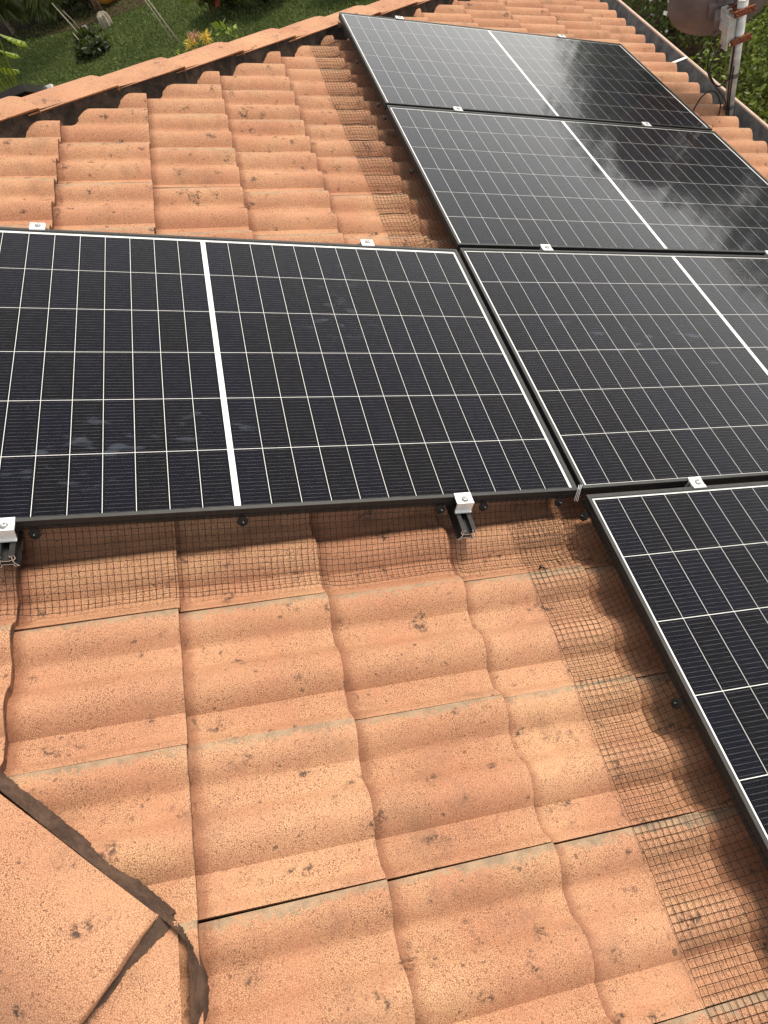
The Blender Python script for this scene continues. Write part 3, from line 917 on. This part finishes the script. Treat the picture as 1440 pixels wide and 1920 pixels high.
sc = rr(1016, 1056, -0.078)
t = empty('loose_screw', M4 @ T(sc.x, sc.y, smooth_roof(sc.x, sc.y) + 0.006) @ Matrix.Rotation(-0.6, 4, 'Z') @ Matrix.Rotation(1.35, 4, 'Y'), 'small black screw lying on the mesh below the left panel corner', 'screw')
b = MB(); b.lathe([(0, -0.001), (0.0052, -0.001), (0.0052, 0.003), (0, 0.003)], 10); b.build('head', MAT['clip'], t)
b = MB(); b.tube([(0, 0, 0.003), (0, 0, 0.020)], [0.0022, 0.0012], 6); b.build('shank', MAT['clip'], t)
cw = rr(1084, 916, -0.004)
t = empty('wire_tie', M4 @ T(cw.x, cw.y, cw.z), 'pale cut wire ends at the corner where three panels meet', 'wire')
for k in range(3):
    b = MB(); b.tube([(0.004 * k - 0.006, -0.016 - 0.002 * k, -0.030), (0.004 * k - 0.002, -0.003, 0.0), (0.005 * k + 0.004, 0.008, 0.005)], 0.0007, 5); b.build('strand', MAT['alu'], t)

# ------------------------------------------------------------------ satellite dish
PB = W(2.262, 2.845, -0.125)
dish = empty('satellite_dish', T(*PB), 'mauve grey satellite dish on a white pole at the gutter', 'satellite dish')
PH = 0.62
lean = Vector((0.012, 0.0, 1)).normalized()
b = MB(); b.tube([Vector((0, 0, -0.04)), lean * PH], 0.027, 20)
pole = b.build('pole', MAT['pole'], dish, None, True)
b = MB(); b.lathe([(0.0275, PH - 0.004), (0.0275, PH + 0.002), (0.021, PH + 0.002), (0.021, PH - 0.05), (0, PH - 0.05)], 20)
b.build('pole_rim', MAT['alu'], pole, T(lean.x * PH, 0, 0))
for h in (0.235, 0.055):
    b = MB(); b.lathe([(0.0285, h - 0.012), (0.0292, h - 0.011), (0.0292, h + 0.011), (0.0285, h + 0.012)], 18); b.build('tape_band', MAT['tape'], pole, T(0.012 * h, 0, 0))
# two rusty U-clamps
for h in (0.575, 0.435):
    b = MB()
    b.box(-0.055, 0.055, -0.045, -0.036, h - 0.016, h + 0.016); b.box(-0.055, 0.055, 0.034, 0.042, h - 0.012, h + 0.012)
    b.tube([(-0.047, -0.06, h), (-0.047, 0.055, h)], 0.0055, 6); b.tube([(0.047, -0.06, h), (0.047, 0.055, h)], 0.0055, 6)
    b.lathe([(0.0305, h - 0.014), (0.034, h - 0.012), (0.034, h + 0.012), (0.0305, h + 0.014)], 14)
    b.build('rusty_clamp', MAT['rust'], dish)
b = MB()
b.box(-0.068, -0.030, -0.020, 0.020, 0.43, 0.56); b.box(-0.066, -0.034, 0.020, 0.080, 0.47, 0.58); b.box(-0.078, -0.068, -0.03, 0.03, 0.40, 0.52)
b.build('mount_bracket', MAT['pole'], dish)
# reflector: shallow bowl seen from behind, turned away towards the garden
dn = Vector((0.35, 0.80, 0.45)).normalized()     # direction the bowl faces
dc = Vector((-0.03, 0.15, 0.535))
zax = -dn; xax = Vector((0, 0, 1)).cross(zax).normalized(); yax = zax.cross(xax)
dm = Matrix(((xax.x, yax.x, zax.x, dc.x), (xax.y, yax.y, zax.y, dc.y), (xax.z, yax.z, zax.z, dc.z), (0, 0, 0, 1)))
prf = [(0.001, 0.0)] + [(0.26 * i / 10, -0.065 * (i / 10) ** 2) for i in range(1, 11)]
outer = prf + [(0.267, -0.066), (0.269, -0.072), (0.262, -0.073)] + [(0.258 * i / 10, -0.0700 * (i / 10) ** 2 - 0.003) for i in range(10, 0, -1)]
b = MB(); b.lathe(outer, 44, Matrix.Scale(1.0, 4) @ Matrix.Diagonal((1.0, 1.06, 1, 1)))
b.build('reflector', MAT['dish'], dish, dm, True)
b = MB(); b.box(-0.06, 0.06, -0.055, 0.055, -0.004, 0.022); b.box(-0.02, 0.02, -0.10, 0.10, -0.004, 0.016); b.box(-0.03, 0.03, -0.03, 0.03, 0.02, 0.085)
b.build('back_bracket', MAT['dish'], dish, dm)
b = MB(); b.tube([dm @ Vector((0.0, -0.24, -0.03)), dm @ Vector((0, -0.20, -0.40)), dm @ Vector((0, -0.10, -0.45))], 0.012, 8)
b.build('feed_arm', MAT['dish'], dish)
b = MB(); b.lathe([(0, -0.03), (0.03, -0.03), (0.03, 0.03), (0, 0.03)], 14, dm @ T(0, -0.08, -0.46)); b.build('feed_horn', MAT['tape'], dish)
# cables looping down from the dish
def spline(ps, n=10):
    out = []
    ps = [Vector(p) for p in ps]
    P = [ps[0] * 2 - ps[1]] + ps + [ps[-1] * 2 - ps[-2]]
    for i in range(1, len(P) - 2):
        for k in range(n):
            t = k / n; a, b_, c, d = P[i - 1], P[i], P[i + 1], P[i + 2]
            out.append(0.5 * ((2 * b_) + (c - a) * t + (2 * a - 5 * b_ + 4 * c - d) * t * t + (3 * b_ - a - 3 * c + d) * t ** 3))
    out.append(ps[-1]); return out
cabs = [[(-0.10, -0.02, 0.44), (-0.16, -0.03, 0.34), (-0.125, -0.045, 0.24), (-0.10, -0.05, 0.20), (-0.05, -0.045, 0.12), (-0.03, -0.035, 0.03)],
        [(-0.14, 0.02, 0.42), (-0.15, 0.0, 0.30), (-0.10, -0.03, 0.22), (-0.04, -0.036, 0.25), (-0.03, -0.032, 0.36), (-0.035, -0.04, 0.43)],
        [(-0.235, -0.03, -0.01), (-0.245, -0.03, 0.10), (-0.19, -0.035, 0.20), (-0.12, -0.035, 0.20), (-0.07, -0.03, 0.10), (-0.085, -0.03, -0.02)],
        [(-0.03, -0.03, 0.42), (-0.034, -0.03, 0.25), (-0.028, -0.032, 0.10), (-0.012, -0.04, -0.02)],
        [(-0.02, -0.036, 0.30), (-0.022, -0.036, 0.15), (-0.015, -0.04, 0.0)]]
for c in cabs:
    b = MB(); b.tube(spline(c), 0.0042, 6); b.build('cable', MAT['cable'], dish, None, True)

# ------------------------------------------------------------------ panels on the far slope
def far_panel(label, corner, length_x, length_y):
    n = Vector((0, SA, CA)); yv = Vector((0, CA, -SA))
    m = Matrix(((1, 0, 0, corner.x), (0, yv.y, n.y, corner.y), (0, yv.z, n.z, corner.z), (0, 0, 0, 1))) @ T(-length_x, 0, 0)
    t = empty('solar_panel', m, label, 'solar panel', 'solar panels on the far slope')
    b = MB(); s = 0.008
    for (x0, x1, y0, y1) in ((0, length_x, 0, s), (0, length_x, length_y - s, length_y), (0, s, s, length_y - s), (length_x - s, length_x, s, length_y - s)):
        b.box(x0, x1, y0, y1, -0.030, 0)
    b.build('frame', MAT['frame'], t)
    b = MB(); b.box(s, length_x - s, s, length_y - s, -0.006, -0.003); b.build('cell_sheet', MAT['cell'], t)
    for yy in (0.35, 1.35):
        b = MB(); b.box(0.0, length_x + 0.03, yy - 0.02, yy + 0.02, -0.068, -0.0303); b.build('rail', MAT['rail'], t)
        b = MB(); b.box(length_x - 0.007, length_x + 0.022, yy - 0.02, yy + 0.02, -0.028, 0.004); b.build('clamp', MAT['alu'], t)
    return t
fp = at_t(41, 156, 3.95)
far_panel('black edged solar panel peeping over the far hip at the left', fp, 1.13, 1.76)
fp2 = at_t(536, 50, 5.3)
far_panel('dark solar panel edge showing as a thin strip behind the far hip caps', fp2, 1.13, 1.0)

# ------------------------------------------------------------------ plants
def leaf_cloud(centers, n, size, mat, name, parent, mat4=None, aspect=0.5, droop=0.2, shell=0.55, seed=0, tri=False):
    """leaf-sized folded faces spread through ellipsoids: centers = [(pos, (rx, ry, rz))]"""
    g = np.random.default_rng(seed)
    vol = np.array([c[1][0] * c[1][1] * c[1][2] for c in centers]) ** 0.67
    pick = g.choice(len(centers), n, p=vol / vol.sum())
    d = g.normal(size=(n, 3)); d /= np.linalg.norm(d, axis=1)[:, None]
    rad = (shell + (1 - shell) * g.random(n)) * (1 + 0.10 * g.normal(size=n))
    C_ = np.array([list(c[0]) for c in centers])[pick]; Rr = np.array([c[1] for c in centers])[pick]
    pos = C_ + d * Rr * rad[:, None]
    keep = pos[:, 2] > (0.02 if mat4 is None else -10)
    nrm = d * 0.7 + g.normal(size=(n, 3)) * 0.6 + np.array([0, 0, 0.5]); nrm /= np.linalg.norm(nrm, axis=1)[:, None]
    tg = np.cross(nrm, g.normal(size=(n, 3))); tg /= np.linalg.norm(tg, axis=1)[:, None]
    tg[:, 2] -= droop; tg /= np.linalg.norm(tg, axis=1)[:, None]
    bt = np.cross(nrm, tg); bt /= np.linalg.norm(bt, axis=1)[:, None]
    s = size * (0.6 + 0.8 * g.random(n))[:, None]
    p0 = pos; p1 = pos + tg * s * 0.5 + bt * s * aspect * 0.5 + nrm * s * 0.06; p2 = pos + tg * s; p3 = pos + tg * s * 0.5 - bt * s * aspect * 0.5 + nrm * s * 0.06
    V = np.stack([p0, p1, p2, p3], 1)[keep].reshape(-1, 3)
    k = len(V) // 4
    me = bpy.data.meshes.new(name)
    me.from_pydata(V.tolist(), [], [(4 * i, 4 * i + 1, 4 * i + 2, 4 * i + 3) for i in range(k)])
    me.materials.append(mat); me.update()
    return link_obj(name, me, parent, mat4)
def lobes(c, r, n, seed, squash=0.8):
    g = random.Random(seed); out = [(Vector(c), (r[0] * 0.75, r[1] * 0.75, r[2] * 0.75))]
    for i in range(n):
        a = g.uniform(0, 6.283); e = g.uniform(-0.3, 1.0)
        k = g.uniform(0.35, 0.6)
        out.append((Vector((c[0] + r[0] * 0.62 * math.cos(a) * math.cos(e), c[1] + r[1] * 0.62 * math.sin(a) * math.cos(e), c[2] + r[2] * 0.62 * math.sin(e))),
                    (r[0] * k, r[1] * k, r[2] * k * squash)))
    return out
def stems(name, base, tips, r, mat, parent, mat4=None):
    b = MB()
    for tpt in tips:
        mid = Vector(base).lerp(Vector(tpt), 0.5) + Vector((random.uniform(-.1, .1), random.uniform(-.1, .1), 0)) * (Vector(tpt) - Vector(base)).length * 0.3
        b.tube([Vector(base), mid, Vector(tpt)], [r, r * 0.7, r * 0.3], 6)
    return b.build(name, mat, parent, mat4, True)
def bush(name, label, cat, x, y, r, n, size, mat, seed, group, flowers=0, nl=9, z0=0.0):
    t = empty(name, T(x, y, 0), label, cat, group)
    L = lobes((0, 0, r[2] * 0.95 + z0), r, nl, seed)
    leaf_cloud(L, n, size, mat, 'foliage', t, T(0, 0, 0), 0.55, 0.15, 0.5, seed)
    stems('stem', (0, 0, 0), [tuple(c[0]) for c in L[:8]], 0.03, MAT['bark'], t)
    if flowers:
        leaf_cloud([(c[0], tuple(q * 1.03 for q in c[1])) for c in L], flowers, 0.042, MAT['white'], 'blossom', t, T(0, 0, 0), 0.9, 0.0, 0.97, seed + 5)
    return t
HG = 'shrubs of the hedge beside the gutter'
bush('hedge_shrub', 'leafy hedge shrub with small white flowers, beyond the gutter left of the dish', 'shrub', 4.5, 8.6, (1.55, 2.1, 1.05), 20000, 0.055, MAT['hedge2'], 1, HG, 500)
bush('hedge_shrub', 'bright green hedge shrub behind the pole of the dish', 'shrub', 4.35, 4.6, (1.35, 1.75, 0.95), 22000, 0.055, MAT['hedge'], 2, HG)
bush('hedge_shrub', 'yellow green hedge shrub at the right picture edge below the dish', 'shrub', 3.9, 2.2, (1.0, 1.3, 0.75), 12000, 0.055, MAT['hedge'], 3, HG)
bush('hedge_shrub', 'tall dark green hedge shrub at the top right corner behind the dish', 'shrub', 6.6, 7.3, (1.6, 2.0, 1.5), 16000, 0.065, MAT['hedge2'], 4, HG)
bush('hedge_shrub', 'hedge shrub with white flowers at the far end of the hedge', 'shrub', 4.9, 12.6, (1.7, 2.2, 1.15), 10000, 0.06, MAT['hedge2'], 5, HG, 260)
bush('hedge_shrub', 'dark hedge shrub low behind the flowering one', 'shrub', 7.6, 11.3, (1.6, 2.2, 1.6), 6000, 0.10, MAT['hedge2'], 6, HG)
lt = make('hedge_bed', [(2.4, -4, 0.008), (9.5, -4, 0.008), (9.5, 16, 0.008), (2.4, 16, 0.008)], [(0, 1, 2, 3)], MAT['litter']); lt['kind'] = 'structure'

# trees beyond the garden (they show in the panels' glass)
def tree(label, x, y, h, cr, seed, mat='tree'):
    t = empty('garden_tree', T(x, y, 0), label, 'tree', 'trees round the garden')
    L = lobes((0, 0, h - cr[2] * 0.9), cr, 14, seed)
    leaf_cloud(L, 5200, 0.30, MAT[mat], 'crown', t, T(0, 0, 0), 0.5, 0.25, 0.35, seed)
    b = MB(); top = Vector((0.2, 0.1, h - cr[2] * 0.9))
    b.tube([Vector((0, 0, 0)), Vector((0.08, 0.0, h * 0.25)), top], [0.20, 0.16, 0.07], 10)
    for c in L[1:10]: b.tube([Vector((0.1, 0.03, h * 0.35)), top.lerp(c[0], 0.5), c[0]], [0.08, 0.05, 0.02], 6)
    b.build('trunk', MAT['bark'], t, None, True)
tree('dark tree out of frame to the right, mirrored in the farthest panel', 11.6, 14.8, 5.0, (3.1, 3.1, 2.3), 31)
tree('dark tree out of frame to the right, mirrored in the third panel', 14.6, 11.6, 4.7, (3.0, 3.0, 2.1), 32)
tree('dark tree out of frame to the right past the dish', 15.5, 5.6, 5.0, (3.0, 3.0, 2.2), 33)

# palm clump and shrubs at the back of the lawn
def frond_mesh(length, nl, droop, lw, seed, wleaf=0.022):
    g = random.Random(seed); v = []; f = []
    pts = [Vector((length * t * math.cos(0.9 * t * droop), 0, length * (0.55 * t - droop * 0.75 * t * t))) for t in [i / 14 for i in range(15)]]
    b = MB(); b.tube(pts, [0.02 * (1 - 0.8 * i / 14) for i in range(15)], 5)
    for i in range(nl):
        t = 0.15 + 0.85 * i / nl; s = t * 14; k = min(int(s), 13); p = pts[k].lerp(pts[k + 1], s - k); d = (pts[k + 1] - pts[k]).normalized()
        L = lw * math.sin(math.pi * min(1, 0.15 + 0.85 * t)) * g.uniform(0.8, 1.1) + 0.08
        for sd in (-1, 1):
            q = (d * 0.55 + Vector((0, sd, 0)) * 0.75 + Vector((0, 0, -0.25))).normalized()
            m = p + q * L * 0.5; e = p + q * L + Vector((0, 0, -L * 0.28)); w = d * wleaf
            b.add([p - w * 0.4, p + w * 0.4, m + w, e, m - w], [(0, 1, 2, 3, 4)])
    return b
def palm(label, base, h, nf, L, seed, trunk=0.09):
    t = empty('palm', T(base.x, base.y, 0), label, 'palm', 'palms at the back of the lawn')
    b = MB(); b.tube([(0, 0, -0.02), (-0.05, 0, h * 0.5), (0.0, 0, h)], [trunk * 1.2, trunk, trunk * 0.8], 10)
    for k in range(12): b.lathe([(trunk * 1.05, h * k / 12), (trunk * 1.12, h * k / 12 + 0.01), (trunk * 1.05, h * k / 12 + 0.02)], 10)
    b.build('trunk', MAT['palebark'], t, None, True)
    g = random.Random(seed)
    for i in range(nf):
        fb = frond_mesh(L * g.uniform(0.8, 1.1), 46, g.uniform(0.95, 1.7), 0.46, seed + i)
        fb.build('frond', MAT['palm'], t, T(0, 0, h) @ Matrix.Rotation(6.283 * i / nf + g.uniform(-.2, .2), 4, 'Z') @ Matrix.Rotation(g.uniform(-0.35, 0.3), 4, 'Y'))
    return t
b0 = at_z(28, 62); palm('palm with a slanting pale trunk at the top left corner', b0, 1.5, 14, 1.8, 50, 0.06)
b1 = at_z(70, 38); palm('feathery palm with hanging fronds at the back of the lawn', b1, 0.85, 16, 1.35, 70, 0.035)
b2 = at_z(118, 30); palm('small palm next to the leaning stake', b2, 0.65, 13, 1.0, 90, 0.03)
SG = 'shrubs at the back of the lawn'
for i, (px, py, r, n, mm, lab) in enumerate([(10, 20, (1.3, 0.9, 0.9), 2600, 'dark', 'dark shrub behind the palm at the top left corner'),
        (62, 6, (1.5, 0.9, 1.1), 2800, 'dark', 'dark shrub behind the feathery palm'), (128, 4, (1.0, 0.7, 0.9), 2400, 'tree', 'leafy shrub behind the leaning stake'),
        (112, 40, (0.40, 0.35, 0.55), 900, 'hedge2', 'light green bushy plant left of the leaning stake'), (170, 12, (0.8, 0.6, 0.5), 1600, 'dark', 'low dark shrub left of the brown trunk'),
        (178, 100, (0.32, 0.28, 0.13), 600, 'dark', 'low dark seedling shrub in the middle of the lawn'), (166, 78, (0.22, 0.2, 0.10), 300, 'dark', 'low dark plant in the lawn under the white tag')]):
    p = at_z(px, py); bush('garden_shrub', lab, 'shrub', p.x, p.y, r, n, 0.13 if mm != 'hedge2' else 0.16, MAT[mm], 100 + i, SG)
for i, (px, py, r, lab) in enumerate([(438, 22, (0.55, 0.45, 0.42), 'croton bush with red and yellow green leaves at the top of the lawn'),
        (500, 14, (0.65, 0.5, 0.45), 'croton bush right of the red leaved one behind the hip'), (720, -40, (0.9, 0.7, 0.6), 'leafy bush just out of frame above the hip')]):
    p = at_z(px, py); t = bush('croton_bush', lab, 'shrub', p.x, p.y + 0.3, r, 1300, 0.17, MAT['croton'], 120 + i, 'croton bushes')
    if i == 0: leaf_cloud(lobes((0, 0, r[2]), r, 6, 9), 160, 0.17, MAT['red'], 'red_leaves', t, T(0, 0, 0), 0.45, 0.1, 0.8, 9)
# bed of leaf litter below the shrubs
q = [at_z(-60, 84), at_z(90, 66), at_z(170, 48), at_z(260, 14), at_z(330, -30), at_z(-60, -30)]
bed = make('garden_bed', [(p.x, p.y, 0.006) for p in q], [tuple(range(len(q)))], MAT['litter']); bed['kind'] = 'structure'

# things standing on the lawn
tb = at_z(194, 32)
t = empty('sapling', T(tb.x, tb.y, 0), 'slim brown tree trunk beside the orange pot', 'tree')
b = MB(); b.tube([(0, 0, -0.02), (-0.03, 0, 0.5), (-0.05, 0.02, 1.6), (-0.02, 0, 2.6)], [0.085, 0.07, 0.06, 0.03], 10); b.build('trunk', MAT['bark'], t, None, True)
leaf_cloud(lobes((0, 0, 3.2), (1.1, 1.1, 0.9), 8, 61), 1800, 0.16, MAT['tree'], 'crown', t, T(0, 0, 0), 0.5, 0.2, 0.4, 61)
pb = at_z(212, 7)
t = empty('garden_pot', T(pb.x, pb.y + 0.22, 0), 'round orange pot at the top edge behind the brown trunk', 'pot')
b = MB(); b.lathe([(0.0, 0.0), (0.20, 0.0), (0.31, 0.10), (0.36, 0.24), (0.34, 0.38), (0.28, 0.46), (0.30, 0.50), (0.27, 0.50), (0.25, 0.44), (0.0, 0.42)], 28)
b.build('body', MAT['pot'], t, None, True)
leaf_cloud([(Vector((0, 0, 0.75)), (0.35, 0.35, 0.3))], 260, 0.2, MAT['hedge2'], 'plant', t, T(0, 0, 0), 0.4, 0.2, 0.4, 62)
sp = at_z(201, 50)
g = random.Random(4); v = []; f = []
for ring, (rr, zz) in enumerate([(0.80, -0.02), (0.84, 0.10), (0.72, 0.22), (0.40, 0.28), (0.01, 0.27)]):
    for k in range(14):
        a = 6.283 * k / 14; w = 0.55 * rr * (0.25 + 0.06 * math.sin(3 * a + 1) + 0.05 * math.sin(5 * a)) 
        v.append((w * math.cos(a), w * 0.85 * math.sin(a), zz + g.uniform(-.008, .008)))
for i in range(4):
    for k in range(14): f.append((i * 14 + k, i * 14 + (k + 1) % 14, (i + 1) * 14 + (k + 1) % 14, (i + 1) * 14 + k))
tag(make('garden_rock', v, f, MAT['stone'], None, T(sp.x, sp.y, 0)), 'pale weathered rock on the lawn below the brown trunk', 'stone')
tg = at_z(167, 69)
t = empty('plant_tag', T(tg.x, tg.y, 0), 'small white and pink card tag standing in the lawn', 'tag')
b = MB(); b.box(-0.052, 0.052, -0.003, 0.003, 0.06, 0.21); b.build('card', MAT['tag'], t, Matrix.Rotation(-0.15, 4, 'X'))
b = MB(); b.box(-0.040, 0.010, -0.0055, -0.0035, 0.15, 0.20); b.build('print', MAT['pink'], t, Matrix.Rotation(-0.15, 4, 'X'))
b = MB(); b.tube([(0, 0.002, -0.05), (0, 0.002, 0.10)], 0.008, 6); b.build('peg', MAT['stake'], t)
def stake(label, foot, tip, r=0.013):
    t = empty('garden_stake', T(foot.x, foot.y, 0), label, 'stake', 'garden stakes')
    b = MB(); d = tip - Vector((foot.x, foot.y, 0)); b.tube([d * -0.02, d * 0.5 + Vector((0.01, 0, 0)), d], [r, r, r * 0.9], 8); b.build('rod', MAT['stake'], t, None, True)
f0 = at_z(163, 82); stake('pale stake leaning left by the white tag', f0, Vector((f0.x - 0.32, f0.y + 0.45, 0.72)), 0.014)
f0 = at_z(167, 100); stake('thin pale stake leaning in front of the dark seedling', f0, Vector((f0.x - 0.14, f0.y + 0.25, 0.35)), 0.010)
f0 = at_z(153, 58); stake('short pale stick behind the leaning stake', f0, Vector((f0.x - 0.16, f0.y + 0.1, 0.42)), 0.010)
f1 = at_z(328, 81); f2 = at_z(336, 79)
tip = Vector((f1.x - 0.36, f1.y + 0.7, 1.05))
stake('tall pale stake, left of a tied pair at the middle of the lawn', f1, tip, 0.013)
stake('tall pale stake, right of a tied pair at the middle of the lawn', f2, tip + Vector((0.03, 0, 0)), 0.013)

# flowers and big leaves that rise behind the hip
def spray(label, px, py, t_, kind, seed, n=40, size=0.10, spread=0.05, name='flowering_shrub', cat='flower', extra=None):
    top = at_t(px, py, t_)
    t = empty(name, T(top.x, top.y, 0), label, cat, 'flowering shoots behind the hip')
    L = [(Vector((0, 0, top.z)), (spread, spread, spread))]
    leaf_cloud(L, n, size, MAT[kind], 'blossom' if kind != 'lime' else 'shoot', t, T(0, 0, 0), 0.10 if kind != 'lime' else 0.6, -0.1, 0.1, seed)
    b = MB(); b.tube([(0.05, 0.02, 0), (0.02, 0.05, top.z * 0.6), (0, 0, top.z)], [0.012, 0.009, 0.005], 6); b.build('stem', MAT['bark'], t, None, True)
    leaf_cloud([(Vector((0, 0, top.z - 0.25)), (0.22, 0.22, 0.16))], 60, 0.09, MAT['dark'], 'foliage', t, T(0, 0, 0), 0.25, 0.0, 0.2, seed + 3)
spray('yellow spidery flower behind the hip, lower left of the pair', 359, 82, 8.6, 'yellow', 201, 110, 0.07, 0.030)
spray('yellow spidery flower behind the hip, right of the pair', 386, 71, 8.6, 'yellow', 202, 120, 0.07, 0.032)
spray('pale pink flower just above the yellow one behind the hip', 364, 67, 8.6, 'pinkfl', 203, 70, 0.06, 0.024)
spray('lime green leaf shoot right of the yellow flowers', 422, 57, 8.8, 'lime', 204, 16, 0.09, 0.05, 'leaf_shoot', 'shoot')
spray('small lime leaf shoot farthest right behind the hip', 440, 55, 8.8, 'lime', 205, 10, 0.06, 0.04, 'leaf_shoot', 'shoot')
spray('tiny pale leaf tip showing just over the hip caps', 331, 100, 8.6, 'lime', 206, 8, 0.04, 0.02, 'leaf_shoot', 'shoot')
# split-leaf plant at the left edge
def split_leaf(size, g):
    b = MB(); n = 7; out = []
    out.append((0, 0, 0))
    for s in (1, -1):
        for i in range(n):
            t = i / (n - 1); x = size * (0.05 + 0.9 * t); w = size * 0.42 * math.sin(math.pi * (0.18 + 0.72 * t))
            b.add([(x - 0.01, 0, 0), (x + size * 0.10, 0, 0), (x + size * 0.17, s * w, -0.10 * size * t - 0.25 * w), (x + size * 0.06, s * w * 1.02, -0.25 * w - 0.1 * size * t)], [(0, 1, 2, 3) if s > 0 else (3, 2, 1, 0)])
    return b
lp_ = at_t(-16, 110, 8.0)
t = empty('split_leaf_plant', T(lp_.x, lp_.y, 0), 'lime green split-leaf plant at the left picture edge', 'plant')
g = random.Random(8)
for i, (px, py) in enumerate([(14, 60), (12, 90), (9, 124), (-6, 75), (-8, 108), (-20, 95), (6, 146), (-12, 140)]):
    p = at_t(px, py, 8.0 + g.uniform(-.15, .15)) - Vector((lp_.x, lp_.y, 0))
    fb = split_leaf(g.uniform(0.16, 0.22), g)
    fb.build('leaf', MAT['lime'], t, T(p.x - 0.08, p.y, p.z + 0.02) @ Matrix.Rotation(g.uniform(-0.5, 0.5) + (0 if i < 3 else 2.5), 4, 'Z') @ Matrix.Rotation(0.5, 4, 'Y') @ Matrix.Rotation(-0.7, 4, 'X'))
    b = MB(); b.tube([(0, 0, max(0, p.z - 1.6)), (p.x * 0.3 - 0.05, p.y * 0.5, p.z * 0.85), (p.x - 0.08, p.y, p.z + 0.02)], 0.007, 5); b.build('leaf_stalk', MAT['lime'], t)
b = MB(); b.tube([(0, 0, -0.02), (0, 0, 1.4)], [0.05, 0.03], 8); b.build('stem', MAT['palebark'], t)

# grass blades where the lawn shows
g = np.random.default_rng(3); n = 70000
qx = g.uniform(-8, 3.2, n); qy = g.uniform(8.5, 19, n)
hgt = 0.02 + 0.035 * g.random(n); ang = g.uniform(0, 6.283, n); lean_ = g.normal(size=(n, 2)) * 0.018
w = 0.010 + 0.006 * g.random(n)
V = np.zeros((n, 3, 3))
V[:, 0] = np.stack([qx - w * np.cos(ang), qy - w * np.sin(ang), np.zeros(n)], 1)
V[:, 1] = np.stack([qx + w * np.cos(ang), qy + w * np.sin(ang), np.zeros(n)], 1)
V[:, 2] = np.stack([qx + lean_[:, 0], qy + lean_[:, 1], hgt], 1)
me = bpy.data.meshes.new('grass'); me.from_pydata(V.reshape(-1, 3).tolist(), [], [(3 * i, 3 * i + 1, 3 * i + 2) for i in range(n)])
me.materials.append(MAT['grass']); me.update()
gr = link_obj('grass', me); gr['kind'] = 'stuff'; tag(gr, 'short green grass of the back lawn', 'grass')
